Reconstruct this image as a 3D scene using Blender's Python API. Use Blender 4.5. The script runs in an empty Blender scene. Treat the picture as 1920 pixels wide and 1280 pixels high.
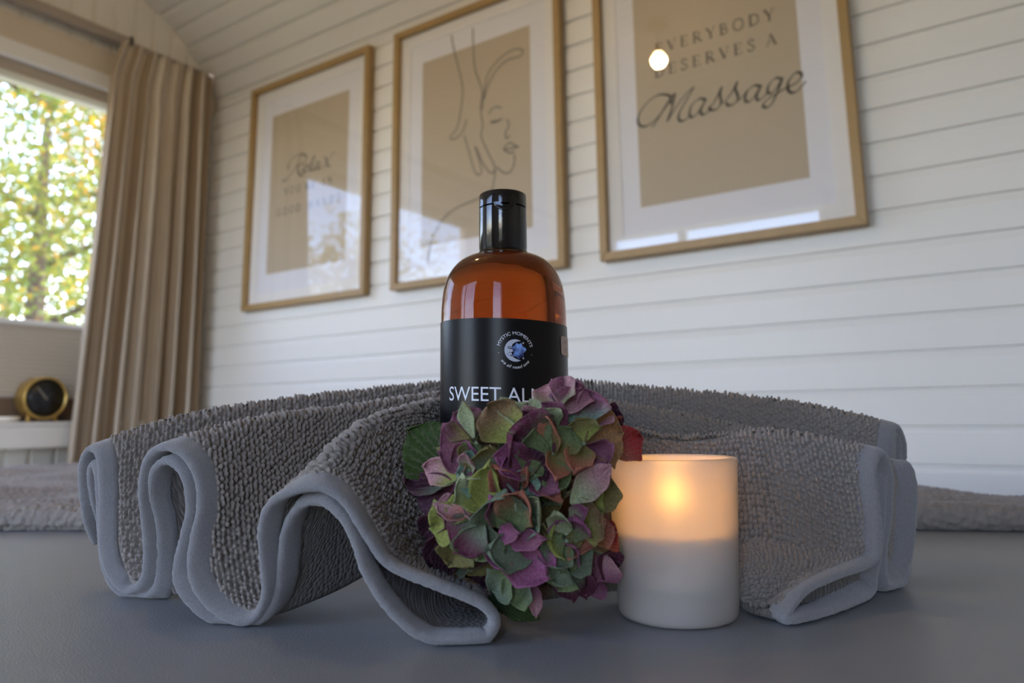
import bpy, bmesh, math, random
import numpy as np
from mathutils import Vector

# ------------------------------------------------------------------ camera, sky, sun, exposure
SC = bpy.context.scene
COL = SC.collection
EYE = 0.85                      # camera height over the floor; everything below is built relative to the eye, then lifted
F, PY = 1398.1, 544.5           # focal length and principal point (pixels of a 1920 x 1280 frame)
YAW, PITCH, ROLL = [math.radians(a) for a in (-34.226, 9.607, -0.6316)]
_cy, _sy, _cp, _sp = math.cos(YAW), math.sin(YAW), math.cos(PITCH), math.sin(PITCH)
FW = np.array([_sy * _cp, _cy * _cp, _sp]); _r = np.array([_cy, -_sy, 0.0]); _u = np.cross(_r, FW)
RT = _r * math.cos(ROLL) + _u * math.sin(ROLL); UP = -_r * math.sin(ROLL) + _u * math.cos(ROLL)

cam = bpy.data.cameras.new('camera')
cam.sensor_width = 36.0
cam.lens = F / 1920 * 36
cam.shift_y = -(640 - PY) / 1920
cam.clip_start = 0.01; cam.clip_end = 200
cam.dof.use_dof = True; cam.dof.focus_distance = 0.405; cam.dof.aperture_fstop = 8.2
cam_o = bpy.data.objects.new('camera', cam); COL.objects.link(cam_o)
from mathutils import Matrix
cam_o.matrix_world = Matrix(((RT[0], UP[0], -FW[0], 0), (RT[1], UP[1], -FW[1], 0), (RT[2], UP[2], -FW[2], 0), (0, 0, 0, 1)))
SC.camera = cam_o

SC.view_settings.view_transform = 'Standard'; SC.view_settings.look = 'None'
SC.view_settings.gamma = 1.0; SC.view_settings.use_curve_mapping = False
SC.view_settings.exposure = 0.66
SC.cycles.max_bounces = 14; SC.cycles.transmission_bounces = 12; SC.cycles.transparent_max_bounces = 16
SC.cycles.diffuse_bounces = 6; SC.cycles.glossy_bounces = 6
SC.cycles.sample_clamp_indirect = 6.0
SC.cycles.use_denoising = True

world = bpy.data.worlds.new('sky'); SC.world = world; world.use_nodes = True
wn = world.node_tree.nodes; wl = world.node_tree.links
sky = wn.new('ShaderNodeTexSky'); sky.sky_type = 'NISHITA'; sky.sun_disc = False
sky.sun_elevation = math.radians(38); sky.sun_rotation = math.radians(0); sky.dust_density = 1.0
SKY_STRENGTH = 1.05
wn['Background'].inputs['Strength'].default_value = SKY_STRENGTH
tint = wn.new('ShaderNodeMix'); tint.data_type = 'RGBA'; tint.blend_type = 'MULTIPLY'; tint.inputs[0].default_value = 1.0
# clear blue low down, thin bright cloud higher up
wtc = wn.new('ShaderNodeTexCoord'); wsp = wn.new('ShaderNodeSeparateXYZ'); wl.new(wtc.outputs['Generated'], wsp.inputs[0])
wnz = wn.new('ShaderNodeTexNoise'); wnz.inputs['Scale'].default_value = 3.0; wnz.inputs['Detail'].default_value = 5.0; wl.new(wtc.outputs['Generated'], wnz.inputs['Vector'])
wad = wn.new('ShaderNodeMath'); wad.operation = 'MULTIPLY_ADD'; wad.inputs[1].default_value = 0.35; wl.new(wnz.outputs[0], wad.inputs[0]); wl.new(wsp.outputs[2], wad.inputs[2])
wmr = wn.new('ShaderNodeMapRange'); wmr.inputs[1].default_value = 0.52; wmr.inputs[2].default_value = 0.85; wl.new(wad.outputs[0], wmr.inputs[0])
wmx = wn.new('ShaderNodeMix'); wmx.data_type = 'RGBA'; wmx.inputs[6].default_value = (1.0, 0.90, 0.985, 1); wmx.inputs[7].default_value = (2.0, 1.38, 1.10, 1)
wl.new(wmr.outputs[0], wmx.inputs[0]); wl.new(wmx.outputs[2], tint.inputs[7])
wl.new(sky.outputs[0], tint.inputs[6]); wl.new(tint.outputs[2], wn['Background'].inputs['Color'])

sun = bpy.data.lights.new('sun', 'SUN'); sun.energy = 5.0; sun.angle = math.radians(1.0); sun.color = (1.0, 0.93, 0.82)
sun_o = bpy.data.objects.new('sun', sun); COL.objects.link(sun_o)
sun_o.rotation_euler = Vector((0.05, 1.0, 0.85)).to_track_quat('Z', 'Y').to_euler()

def portal(name, loc, nrm, sx, sy):
    l = bpy.data.lights.new(name, 'AREA'); l.shape = 'RECTANGLE'; l.size = sx; l.size_y = sy
    l.cycles.is_portal = True
    o = bpy.data.objects.new(name, l); COL.objects.link(o); o.location = loc
    o.rotation_euler = Vector(nrm).to_track_quat('-Z', 'Z').to_euler()
    return o

# room extents
WALL_Y, GABLE_X, BACK_Y, END_X = 1.404, -2.17, -1.10, 2.0
TABLE_Z, FLOOR_Z = -0.10, -EYE
WIN_Y0, WIN_Y1, WIN_Z0, WIN_Z1 = -0.10, 1.115, 0.0, 0.965
BW_X0, BW_X1, BW_Z0, BW_Z1 = -1.95, -0.74, -0.25, 1.05       # window opposite the pictures
portal('daylight_gable', (GABLE_X - 0.05, (WIN_Y0 + WIN_Y1) / 2, (WIN_Z0 + WIN_Z1) / 2), (1, 0, 0), WIN_Y1 - WIN_Y0, WIN_Z1 - WIN_Z0)
portal('daylight_back', ((BW_X0 + BW_X1) / 2, BACK_Y - 0.05, (BW_Z0 + BW_Z1) / 2), (0, 1, 0), BW_X1 - BW_X0, BW_Z1 - BW_Z0)

B3_X0, B3_X1 = 0.15, 0.65                                       # unseen window added behind the camera to light table and towels from the front
portal('daylight_back', ((B3_X0 + B3_X1) / 2, BACK_Y - 0.05, (BW_Z0 + BW_Z1) / 2), (0, 1, 0), B3_X1 - B3_X0, BW_Z1 - BW_Z0)  # sky portal of the added window

# ------------------------------------------------------------------ helpers
def ray(x, y): return (x - 960) / F * RT - (y - PY) / F * UP + FW
def atd(x, y, d): return ray(x, y) * d                       # point at a distance along the view axis
def on_y(x, y, D): r = ray(x, y); return r * D / r[1]
rng = np.random.default_rng(7); random.seed(7)

class MB:
    def __init__(s): s.v = []; s.f = []; s.m = []; s.uv = {}; s.mi = 0
    def add(s, verts, faces):
        b = len(s.v); s.v += [tuple(map(float, p)) for p in verts]
        s.f += [tuple(b + i for i in f) for f in faces]; s.m += [s.mi] * len(faces); return b
    def box(s, x0, x1, y0, y1, z0, z1):
        s.add([(x0, y0, z0), (x1, y0, z0), (x1, y1, z0), (x0, y1, z0), (x0, y0, z1), (x1, y0, z1), (x1, y1, z1), (x0, y1, z1)],
              [(0, 3, 2, 1), (4, 5, 6, 7), (0, 1, 5, 4), (1, 2, 6, 5), (2, 3, 7, 6), (3, 0, 4, 7)])
    def grid(s, P, closed_u=False, closed_v=False, flip=False):
        n, m = P.shape[:2]; b = len(s.v)
        s.v += [tuple(map(float, p)) for p in P.reshape(-1, 3)]
        for i in range(n if closed_u else n - 1):
            for j in range(m if closed_v else m - 1):
                i2, j2 = (i + 1) % n, (j + 1) % m
                q = (b + i * m + j, b + i2 * m + j, b + i2 * m + j2, b + i * m + j2)
                s.f.append(q[::-1] if flip else q); s.m.append(s.mi)
    def lathe(s, prof, c=(0, 0, 0), n=64, cap0=False, cap1=False):
        P = np.array([[(c[0] + r * math.cos(2 * math.pi * k / n), c[1] + r * math.sin(2 * math.pi * k / n), c[2] + z) for k in range(n)] for r, z in prof])
        b = len(s.v); s.grid(P, closed_v=True, flip=True)
        if cap0: s.f.append(tuple(b + k for k in range(n))[::-1]); s.m.append(s.mi)
        if cap1: s.f.append(tuple(b + (len(prof) - 1) * n + k for k in range(n))); s.m.append(s.mi)
    def tube(s, pts, r, n=10, cap=True):
        pts = [np.array(p, float) for p in pts]; rr = r if hasattr(r, '__len__') else [r] * len(pts)
        rows = []; ref = np.array([0.31, 0.17, 0.93])
        for i, p in enumerate(pts):
            t = pts[min(i + 1, len(pts) - 1)] - pts[max(i - 1, 0)]; t /= np.linalg.norm(t) + 1e-12
            a = np.cross(t, ref); a /= np.linalg.norm(a) + 1e-12; b = np.cross(t, a); ref = np.cross(a, t)
            rows.append([p + rr[i] * (math.cos(2 * math.pi * k / n) * a + math.sin(2 * math.pi * k / n) * b) for k in range(n)])
        b0 = len(s.v); s.grid(np.array(rows), closed_v=True)
        if cap:
            s.f.append(tuple(b0 + k for k in range(n))); s.f.append(tuple(b0 + (len(pts) - 1) * n + k for k in range(n))[::-1]); s.m += [s.mi] * 2
    def build(s, name, mat, parent=None, smooth=False, bevel=0.0, recalc=False):
        me = bpy.data.meshes.new(name); me.from_pydata(s.v, [], s.f)
        mats = mat if isinstance(mat, (list, tuple)) else [mat]
        for m in mats: me.materials.append(m)
        if len(mats) > 1: me.polygons.foreach_set('material_index', s.m)
        if recalc:
            bm = bmesh.new(); bm.from_mesh(me); bmesh.ops.recalc_face_normals(bm, faces=bm.faces); bm.to_mesh(me); bm.free()
        if smooth: me.polygons.foreach_set('use_smooth', [True] * len(me.polygons))
        me.update()
        o = bpy.data.objects.new(name, me); COL.objects.link(o)
        if bevel:
            md = o.modifiers.new('edge', 'BEVEL'); md.width = bevel; md.segments = 2; md.limit_method = 'ANGLE'
        if parent is not None: put(o, parent)
        return o

def put(o, parent):
    o.parent = parent
    o.matrix_parent_inverse = Matrix.Translation(-parent.location) if parent.parent is None else Matrix.Identity(4)

def tag(o, label=None, cat=None, group=None, kind=None):
    for k, v in (('label', label), ('category', cat), ('group', group), ('kind', kind)):
        if v: o[k] = v
    return o

def empty(name, loc, label, cat, group=None):
    o = bpy.data.objects.new(name, None); COL.objects.link(o); o.location = loc; o.empty_display_size = 0.02
    return tag(o, label, cat, group)

def catmull(P, n):
    P = np.asarray(P, float); m = len(P)
    E = np.vstack([2 * P[0] - P[1], P, 2 * P[-1] - P[-2]])
    t = np.linspace(0, m - 1, n); i = np.minimum(t.astype(int), m - 2); f = (t - i)[:, None]
    p0, p1, p2, p3 = E[i], E[i + 1], E[i + 2], E[i + 3]
    return 0.5 * (2 * p1 + (p2 - p0) * f + (2 * p0 - 5 * p1 + 4 * p2 - p3) * f ** 2 + (3 * p1 - p0 - 3 * p2 + p3) * f ** 3)

def arc_resample(C, n):
    s = np.r_[0, np.cumsum(np.linalg.norm(np.diff(C, axis=0), axis=1))]
    t = np.linspace(0, s[-1], n)
    return np.stack([np.interp(t, s, C[:, k]) for k in range(C.shape[1])], 1)

# ------------------------------------------------------------------ materials
def new_mat(name):
    m = bpy.data.materials.new(name); m.use_nodes = True
    nt = m.node_tree; return m, nt, nt.nodes['Principled BSDF'], nt.nodes['Material Output']

def N(nt, t, **kw):
    n = nt.nodes.new(t)
    for k, v in kw.items():
        if k in n.inputs: n.inputs[k].default_value = v
        else: setattr(n, k, v)
    return n

def principled(name, col, rough=0.5, metal=0.0, spec=0.5, coat=0.0, sheen=0.0, noise=0.0, nscale=30.0, bump=0.0, bscale=200.0, stretch=(1, 1, 1)):
    m, nt, b, out = new_mat(name)
    b.inputs['Base Color'].default_value = (*col, 1); b.inputs['Roughness'].default_value = rough
    b.inputs['Metallic'].default_value = metal; b.inputs['Specular IOR Level'].default_value = spec
    b.inputs['Coat Weight'].default_value = coat; b.inputs['Sheen Weight'].default_value = sheen
    tc = N(nt, 'ShaderNodeTexCoord'); mp = N(nt, 'ShaderNodeMapping'); mp.inputs['Scale'].default_value = stretch
    nt.links.new(tc.outputs['Object'], mp.inputs['Vector'])
    if noise:
        nz = N(nt, 'ShaderNodeTexNoise', Scale=nscale, Detail=5.0); nt.links.new(mp.outputs[0], nz.inputs['Vector'])
        mx = N(nt, 'ShaderNodeMix', data_type='RGBA'); mx.inputs[6].default_value = tuple(c * (1 - noise) for c in col) + (1,)
        mx.inputs[7].default_value = tuple(min(1, c * (1 + noise)) for c in col) + (1,)
        nt.links.new(nz.outputs[0], mx.inputs[0]); nt.links.new(mx.outputs[2], b.inputs['Base Color'])
    if bump:
        bz = N(nt, 'ShaderNodeTexNoise', Scale=bscale, Detail=4.0); nt.links.new(mp.outputs[0], bz.inputs['Vector'])
        bp = N(nt, 'ShaderNodeBump', Strength=bump, Distance=0.001); nt.links.new(bz.outputs[0], bp.inputs['Height'])
        nt.links.new(bp.outputs[0], b.inputs['Normal'])
    return m

M = {}
M['paint'] = principled('white_painted_board', (0.80, 0.775, 0.72), 0.42, noise=0.05, nscale=9, bump=0.25, bscale=60, stretch=(1, 1, 1))
M['board'] = principled('white_painted_wall_board', (0.80, 0.78, 0.735), 0.40, noise=0.04, nscale=6, bump=0.2, bscale=50, stretch=(0.12, 1, 1))
M['ceil'] = principled('whitewashed_ceiling_board', (0.72, 0.69, 0.64), 0.5, noise=0.06, nscale=6, bump=0.2, bscale=50, stretch=(0.12, 1, 1))
M['trimwood'] = principled('cream_trim_paint', (0.62, 0.55, 0.45), 0.5, noise=0.05, nscale=8)
M['winframe'] = principled('window_white', (0.80, 0.80, 0.79), 0.35)
M['taupe'] = principled('taupe_headrail', (0.42, 0.37, 0.31), 0.5)
M['oak'] = principled('oak_frame', (0.37, 0.235, 0.09), 0.42, noise=0.14, nscale=40, bump=0.1, bscale=120, stretch=(1, 1, 1))
M['mat'] = principled('mat_board', (0.84, 0.82, 0.79), 0.8)
M['paper'] = principled('print_paper', (0.80, 0.79, 0.82), 0.7)
M['beige'] = principled('print_beige', (0.52, 0.43, 0.31), 0.75)
M['ink'] = principled('print_ink', (0.05, 0.042, 0.035), 0.7)
M['inkline'] = principled('print_line', (0.20, 0.165, 0.125), 0.7)
M['floor'] = principled('wood_floor', (0.35, 0.23, 0.13), 0.45, noise=0.2, nscale=5, stretch=(0.2, 3, 1))
M['brass'] = principled('brushed_brass', (0.62, 0.42, 0.13), 0.36, metal=0.85, noise=0.05)
M['clockface'] = principled('black_dial', (0.014, 0.014, 0.016), 0.35)
M['hand'] = principled('pale_hand', (0.55, 0.48, 0.40), 0.4)
M['vinyl'] = principled('grey_vinyl', (0.25, 0.265, 0.285), 0.42, noise=0.07, nscale=14, bump=0.22, bscale=900)
M['black'] = principled('black_plastic', (0.005, 0.005, 0.006), 0.10, spec=0.75, bump=0.05, bscale=300)
M['label'] = principled('black_label', (0.006, 0.006, 0.007), 0.30, spec=0.22)
M['white_print'] = principled('white_print', (0.78, 0.82, 0.90), 0.5)
M['grey_sticker'] = principled('grey_sticker', (0.30, 0.29, 0.31), 0.45)
M['moon'] = principled('moon_print', (0.50, 0.54, 0.66), 0.5)
M['brown'] = principled('brown_rail', (0.17, 0.115, 0.08), 0.5)
M['rail'] = principled('rail_grey', (0.36, 0.31, 0.26), 0.5)
M['dark'] = principled('dark_metal', (0.05, 0.045, 0.04), 0.4)
M['wick'] = principled('charred_wick', (0.03, 0.02, 0.015), 0.8)
M['grass'] = principled('lawn', (0.14, 0.15, 0.08), 0.8, noise=0.4, nscale=3)
M['bark'] = principled('bark', (0.12, 0.09, 0.06), 0.9, noise=0.3, nscale=12)
M['cream'] = principled('cream_ceramic', (0.80, 0.74, 0.62), 0.4)

def thin_glass(name, tint=(1, 1, 1), f0=0.08, rough=0.0):
    """Flat pane: clear, with a mirror share that grows towards grazing angles (both faces together)."""
    m, nt, b, out = new_mat(name); nt.nodes.remove(b); L = nt.links.new
    t = N(nt, 'ShaderNodeBsdfTransparent'); t.inputs[0].default_value = (*tint, 1)
    g = N(nt, 'ShaderNodeBsdfGlossy', Roughness=rough); lw = N(nt, 'ShaderNodeLayerWeight'); lw.inputs[0].default_value = 0.5
    pw = N(nt, 'ShaderNodeMath', operation='POWER'); pw.inputs[1].default_value = 4.6; L(lw.outputs['Facing'], pw.inputs[0])
    ma = N(nt, 'ShaderNodeMath', operation='MULTIPLY_ADD'); ma.inputs[1].default_value = 1 - f0; ma.inputs[2].default_value = f0; L(pw.outputs[0], ma.inputs[0])
    mx = N(nt, 'ShaderNodeMixShader')
    L(ma.outputs[0], mx.inputs[0]); L(t.outputs[0], mx.inputs[1]); L(g.outputs[0], mx.inputs[2])
    L(mx.outputs[0], out.inputs[0]); return m
M['pane'] = thin_glass('window_glass', (0.97, 0.985, 0.975), 0.08)
M['picglass'] = thin_glass('picture_glass', (0.98, 0.98, 0.98), 0.085)

def galaxy():
    m, nt, b, out = new_mat('galaxy_print')
    tc = N(nt, 'ShaderNodeTexCoord'); nz = N(nt, 'ShaderNodeTexNoise', Scale=260.0, Detail=4.0)
    cr = N(nt, 'ShaderNodeValToRGB'); e = cr.color_ramp.elements
    e[0].position = 0.35; e[0].color = (0.01, 0.015, 0.10, 1); e[1].position = 0.68; e[1].color = (0.22, 0.42, 0.95, 1)
    nt.links.new(tc.outputs['Object'], nz.inputs['Vector']); nt.links.new(nz.outputs[0], cr.inputs[0]); nt.links.new(cr.outputs[0], b.inputs['Base Color'])
    b.inputs['Roughness'].default_value = 0.4; return m
M['galaxy'] = galaxy()

def curtain_mat(name):
    m, nt, b, out = new_mat(name)
    uv = N(nt, 'ShaderNodeUVMap'); sp = N(nt, 'ShaderNodeSeparateXYZ'); nt.links.new(uv.outputs[0], sp.inputs[0])
    def stripes(freq, lo, hi):
        mu = N(nt, 'ShaderNodeMath', operation='MULTIPLY'); mu.inputs[1].default_value = freq
        fr = N(nt, 'ShaderNodeMath', operation='FRACT'); r = N(nt, 'ShaderNodeMapRange')
        r.inputs[1].default_value = lo; r.inputs[2].default_value = hi
        pi = N(nt, 'ShaderNodeMath', operation='PINGPONG'); pi.inputs[1].default_value = 0.5
        nt.links.new(sp.outputs[0], mu.inputs[0]); nt.links.new(mu.outputs[0], fr.inputs[0]); nt.links.new(fr.outputs[0], pi.inputs[0]); nt.links.new(pi.outputs[0], r.inputs[0]); return r
    a = stripes(22.0, 0.20, 0.26); c = stripes(150.0, 0.1, 0.4)
    mx = N(nt, 'ShaderNodeMix', data_type='RGBA'); mx.inputs[6].default_value = (0.42, 0.325, 0.225, 1); mx.inputs[7].default_value = (0.74, 0.66, 0.55, 1)
    nt.links.new(a.outputs[0], mx.inputs[0])
    m2 = N(nt, 'ShaderNodeMix', data_type='RGBA', blend_type='MULTIPLY'); m2.inputs[7].default_value = (0.86, 0.85, 0.83, 1)
    nt.links.new(c.outputs[0], m2.inputs[0]); nt.links.new(mx.outputs[2], m2.inputs[6])
    nt.links.new(m2.outputs[2], b.inputs['Base Color']); b.inputs['Roughness'].default_value = 0.9; b.inputs['Sheen Weight'].default_value = 0.2
    tr = N(nt, 'ShaderNodeBsdfTranslucent'); nt.links.new(m2.outputs[2], tr.inputs[0])
    ms = N(nt, 'ShaderNodeMixShader'); ms.inputs[0].default_value = 0.12
    nt.links.new(b.outputs[0], ms.inputs[1]); nt.links.new(tr.outputs[0], ms.inputs[2]); nt.links.new(ms.outputs[0], out.inputs[0]); return m
M['curtain'] = curtain_mat('striped_linen')

def blind_mat():
    m, nt, b, out = new_mat('pleated_fabric'); b.inputs['Base Color'].default_value = (0.52, 0.47, 0.39, 1); b.inputs['Roughness'].default_value = 0.85
    tr = N(nt, 'ShaderNodeBsdfTranslucent'); tr.inputs[0].default_value = (0.5, 0.45, 0.37, 1)
    ms = N(nt, 'ShaderNodeMixShader'); ms.inputs[0].default_value = 0.06
    nt.links.new(b.outputs[0], ms.inputs[1]); nt.links.new(tr.outputs[0], ms.inputs[2]); nt.links.new(ms.outputs[0], out.inputs[0]); return m
M['blind'] = blind_mat()

def terry(name, col, bump=0.0):
    """Looped cotton; the loops themselves are geometry where they can be seen, a voronoi bump elsewhere."""
    m, nt, b, out = new_mat(name); uv = N(nt, 'ShaderNodeUVMap')
    nz = N(nt, 'ShaderNodeTexNoise', Scale=900.0, Detail=3.0); nt.links.new(uv.outputs[0], nz.inputs['Vector'])
    mx = N(nt, 'ShaderNodeMix', data_type='RGBA'); mx.inputs[6].default_value = tuple(c * 0.72 for c in col) + (1,); mx.inputs[7].default_value = tuple(c * 1.25 for c in col) + (1,)
    nt.links.new(nz.outputs[0], mx.inputs[0]); nt.links.new(mx.outputs[2], b.inputs['Base Color'])
    b.inputs['Roughness'].default_value = 0.88; b.inputs['Sheen Weight'].default_value = 0.25; b.inputs['Specular IOR Level'].default_value = 0.25
    mp = N(nt, 'ShaderNodeMapping'); mp.inputs['Scale'].default_value = (330, 400, 1); nt.links.new(uv.outputs[0], mp.inputs[0])
    vo = N(nt, 'ShaderNodeTexVoronoi', Scale=1.0, Randomness=0.75); vo.voronoi_dimensions = '2D'; nt.links.new(mp.outputs[0], vo.inputs['Vector'])
    inv = N(nt, 'ShaderNodeMath', operation='SUBTRACT'); inv.inputs[0].default_value = 1.0; nt.links.new(vo.outputs[0], inv.inputs[1])
    bp = N(nt, 'ShaderNodeBump', Strength=bump, Distance=0.0016); nt.links.new(inv.outputs[0], bp.inputs['Height'])
    bp2 = N(nt, 'ShaderNodeBump', Strength=0.5, Distance=0.0004); nt.links.new(nz.outputs[0], bp2.inputs['Height'])
    if bump: nt.links.new(bp.outputs[0], bp2.inputs['Normal'])
    nt.links.new(bp2.outputs[0], b.inputs['Normal']); return m
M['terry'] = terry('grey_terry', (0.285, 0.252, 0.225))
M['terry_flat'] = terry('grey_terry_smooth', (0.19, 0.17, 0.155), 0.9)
M['hem'] = principled('grey_hem_felt', (0.255, 0.252, 0.262), 0.9, sheen=0.5, spec=0.2, noise=0.25, nscale=900, bump=0.6, bscale=1800)

def amber():
    m, nt, b, out = new_mat('amber_bottle')
    nt.nodes.remove(b)
    g = N(nt, 'ShaderNodeBsdfGlass', Roughness=0.0, IOR=1.42); g.inputs[0].default_value = (1, 0.97, 0.93, 1)
    nt.links.new(g.outputs[0], out.inputs[0])
    va = N(nt, 'ShaderNodeVolumeAbsorption', Density=85.0); va.inputs[0].default_value = (0.82, 0.52, 0.17, 1)
    nt.links.new(va.outputs[0], out.inputs['Volume']); return m
M['amber'] = amber()

def frosted():
    m, nt, b, out = new_mat('frosted_glass'); nt.nodes.remove(b)
    r = N(nt, 'ShaderNodeBsdfRefraction', Roughness=0.62, IOR=1.45); r.inputs[0].default_value = (0.97, 0.95, 0.93, 1)
    t = N(nt, 'ShaderNodeBsdfTranslucent'); t.inputs[0].default_value = (0.93, 0.88, 0.82, 1)
    d = N(nt, 'ShaderNodeBsdfDiffuse'); d.inputs[0].default_value = (0.95, 0.90, 0.86, 1)
    g = N(nt, 'ShaderNodeBsdfGlossy', Roughness=0.35)
    a = N(nt, 'ShaderNodeMixShader'); a.inputs[0].default_value = 0.32
    c = N(nt, 'ShaderNodeMixShader'); c.inputs[0].default_value = 0.37
    f = N(nt, 'ShaderNodeFresnel', IOR=1.35); e = N(nt, 'ShaderNodeMixShader')
    L = nt.links.new
    L(r.outputs[0], a.inputs[1]); L(t.outputs[0], a.inputs[2]); L(a.outputs[0], c.inputs[1]); L(d.outputs[0], c.inputs[2])
    L(f.outputs[0], e.inputs[0]); L(c.outputs[0], e.inputs[1]); L(g.outputs[0], e.inputs[2]); L(e.outputs[0], out.inputs[0]); return m
M['frosted'] = frosted()

def wax():
    m, nt, b, out = new_mat('white_wax'); b.inputs['Base Color'].default_value = (0.90, 0.84, 0.74, 1); b.inputs['Roughness'].default_value = 0.45
    b.inputs['Subsurface Weight'].default_value = 0.9; b.inputs['Subsurface Radius'].default_value = (1.0, 0.75, 0.5); b.inputs['Subsurface Scale'].default_value = 0.022
    return m
M['wax'] = wax()

def emit(name, col, s):
    m, nt, b, out = new_mat(name); nt.nodes.remove(b)
    e = N(nt, 'ShaderNodeEmission', Strength=s); e.inputs[0].default_value = (*col, 1); nt.links.new(e.outputs[0], out.inputs[0]); return m
M['flame'] = emit('flame_glow', (1.0, 0.46, 0.08), 42.0)
M['bulb'] = emit('bulb_glow', (1.0, 0.66, 0.30), 60.0)

def petal(name, veins=True, trans=0.22):
    m, nt, b, out = new_mat(name)
    at = N(nt, 'ShaderNodeAttribute', attribute_name='pigment'); uv = N(nt, 'ShaderNodeUVMap'); L = nt.links.new
    nz = N(nt, 'ShaderNodeTexNoise', Scale=16.0, Detail=6.0, Roughness=0.7); L(uv.outputs[0], nz.inputs['Vector'])
    cr = N(nt, 'ShaderNodeMapRange'); cr.inputs[1].default_value = 0.35; cr.inputs[2].default_value = 0.65; cr.inputs[3].default_value = 0.62; cr.inputs[4].default_value = 1.25
    L(nz.outputs[0], cr.inputs[0])
    mu = N(nt, 'ShaderNodeMix', data_type='RGBA', blend_type='MULTIPLY'); mu.inputs[0].default_value = 1.0
    L(at.outputs['Color'], mu.inputs[6]); L(cr.outputs[0], mu.inputs[7])
    sp = N(nt, 'ShaderNodeSeparateXYZ'); L(uv.outputs[0], sp.inputs[0])
    # veins fan out from the claw, wandering a little
    sh = N(nt, 'ShaderNodeMath', operation='SUBTRACT'); sh.inputs[1].default_value = 0.5; L(sp.outputs[0], sh.inputs[0])
    ad = N(nt, 'ShaderNodeMath', operation='ADD'); ad.inputs[1].default_value = 0.12; L(sp.outputs[1], ad.inputs[0])
    an = N(nt, 'ShaderNodeMath', operation='ARCTAN2'); L(sh.outputs[0], an.inputs[0]); L(ad.outputs[0], an.inputs[1])
    wob = N(nt, 'ShaderNodeMath', operation='MULTIPLY_ADD'); wob.inputs[1].default_value = 0.30; L(nz.outputs[0], wob.inputs[0]); L(an.outputs[0], wob.inputs[2])
    fq = N(nt, 'ShaderNodeMath', operation='MULTIPLY'); fq.inputs[1].default_value = 6.5; L(wob.outputs[0], fq.inputs[0])
    pp = N(nt, 'ShaderNodeMath', operation='PINGPONG'); pp.inputs[1].default_value = 0.5; L(fq.outputs[0], pp.inputs[0])
    vr = N(nt, 'ShaderNodeMapRange'); vr.inputs[1].default_value = 0.0; vr.inputs[2].default_value = 0.20; vr.inputs[3].default_value = 1.0; vr.inputs[4].default_value = 0.0; L(pp.outputs[0], vr.inputs[0])
    vv = N(nt, 'ShaderNodeMath', operation='MULTIPLY'); vv.inputs[1].default_value = 0.55; L(vr.outputs[0], vv.inputs[0])
    m2 = N(nt, 'ShaderNodeMix', data_type='RGBA', blend_type='SCREEN'); m2.inputs[7].default_value = (0.14, 0.13, 0.10, 1)
    L(vv.outputs[0], m2.inputs[0]); L(mu.outputs[2], m2.inputs[6])
    L(m2.outputs[2], b.inputs['Base Color']); b.inputs['Roughness'].default_value = 0.62; b.inputs['Specular IOR Level'].default_value = 0.18
    bp = N(nt, 'ShaderNodeBump', Strength=0.5, Distance=0.0006); L(vr.outputs[0], bp.inputs['Height']); L(bp.outputs[0], b.inputs['Normal'])
    tr = N(nt, 'ShaderNodeBsdfTranslucent'); L(m2.outputs[2], tr.inputs[0])
    ms = N(nt, 'ShaderNodeMixShader'); ms.inputs[0].default_value = trans
    L(b.outputs[0], ms.inputs[1]); L(tr.outputs[0], ms.inputs[2]); L(ms.outputs[0], out.inputs[0]); return m
M['petal'] = petal('hydrangea_sepal')
M['leaf'] = petal('hydrangea_leaf', trans=0.1)

def foliage_mat():
    m, nt, b, out = new_mat('autumn_foliage'); L = nt.links.new
    at = N(nt, 'ShaderNodeAttribute', attribute_name='pigment'); L(at.outputs['Color'], b.inputs['Base Color']); b.inputs['Roughness'].default_value = 0.5
    tr = N(nt, 'ShaderNodeBsdfTranslucent'); L(at.outputs['Color'], tr.inputs[0])
    ms = N(nt, 'ShaderNodeMixShader'); ms.inputs[0].default_value = 0.5
    L(b.outputs[0], ms.inputs[1]); L(tr.outputs[0], ms.inputs[2]); L(ms.outputs[0], out.inputs[0]); return m
M['foliage'] = foliage_mat()

# ------------------------------------------------------------------ the room shell
PITCH_B = 0.0618                # cover width of one matchboard
Z_GROOVE = -0.0239              # height of one wall groove as measured (eye = 0)

def board_profile(L, phase):
    """(s, offset) along a boarded surface of length L: flat face, small step, chamfer, groove."""
    out = []; k = math.floor(-phase / PITCH_B) - 1
    base = [(0.0, -0.0065), (0.0016, -0.0065), (0.0030, 0.0), (0.0505, 0.0), (0.0515, -0.0014), (0.0585, -0.0032), (0.0600, -0.0065)]
    while True:
        s0 = phase + k * PITCH_B
        if s0 > L: break
        for s, o in base:
            if 0 <= s0 + s <= L: out.append((s0 + s, o))
        k += 1
    out = out or [(L * 0.5, 0.0)]
    return [(0.0, out[0][1])] + out + [(L, out[-1][1])]

# wall behind the pictures: boards run along x
mb = MB(); z0, z1 = FLOOR_Z, 1.045
pr = board_profile(z1 - z0, (Z_GROOVE - z0) % PITCH_B)
mb.grid(np.array([[(x, WALL_Y - o, z0 + s) for x in (GABLE_X - 0.05, END_X + 0.05)] for s, o in pr]), flip=False)
tag(mb.build('wall_back', M['board']), 'white horizontal matchboard wall with three framed prints', 'wall', kind='structure')

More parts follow.
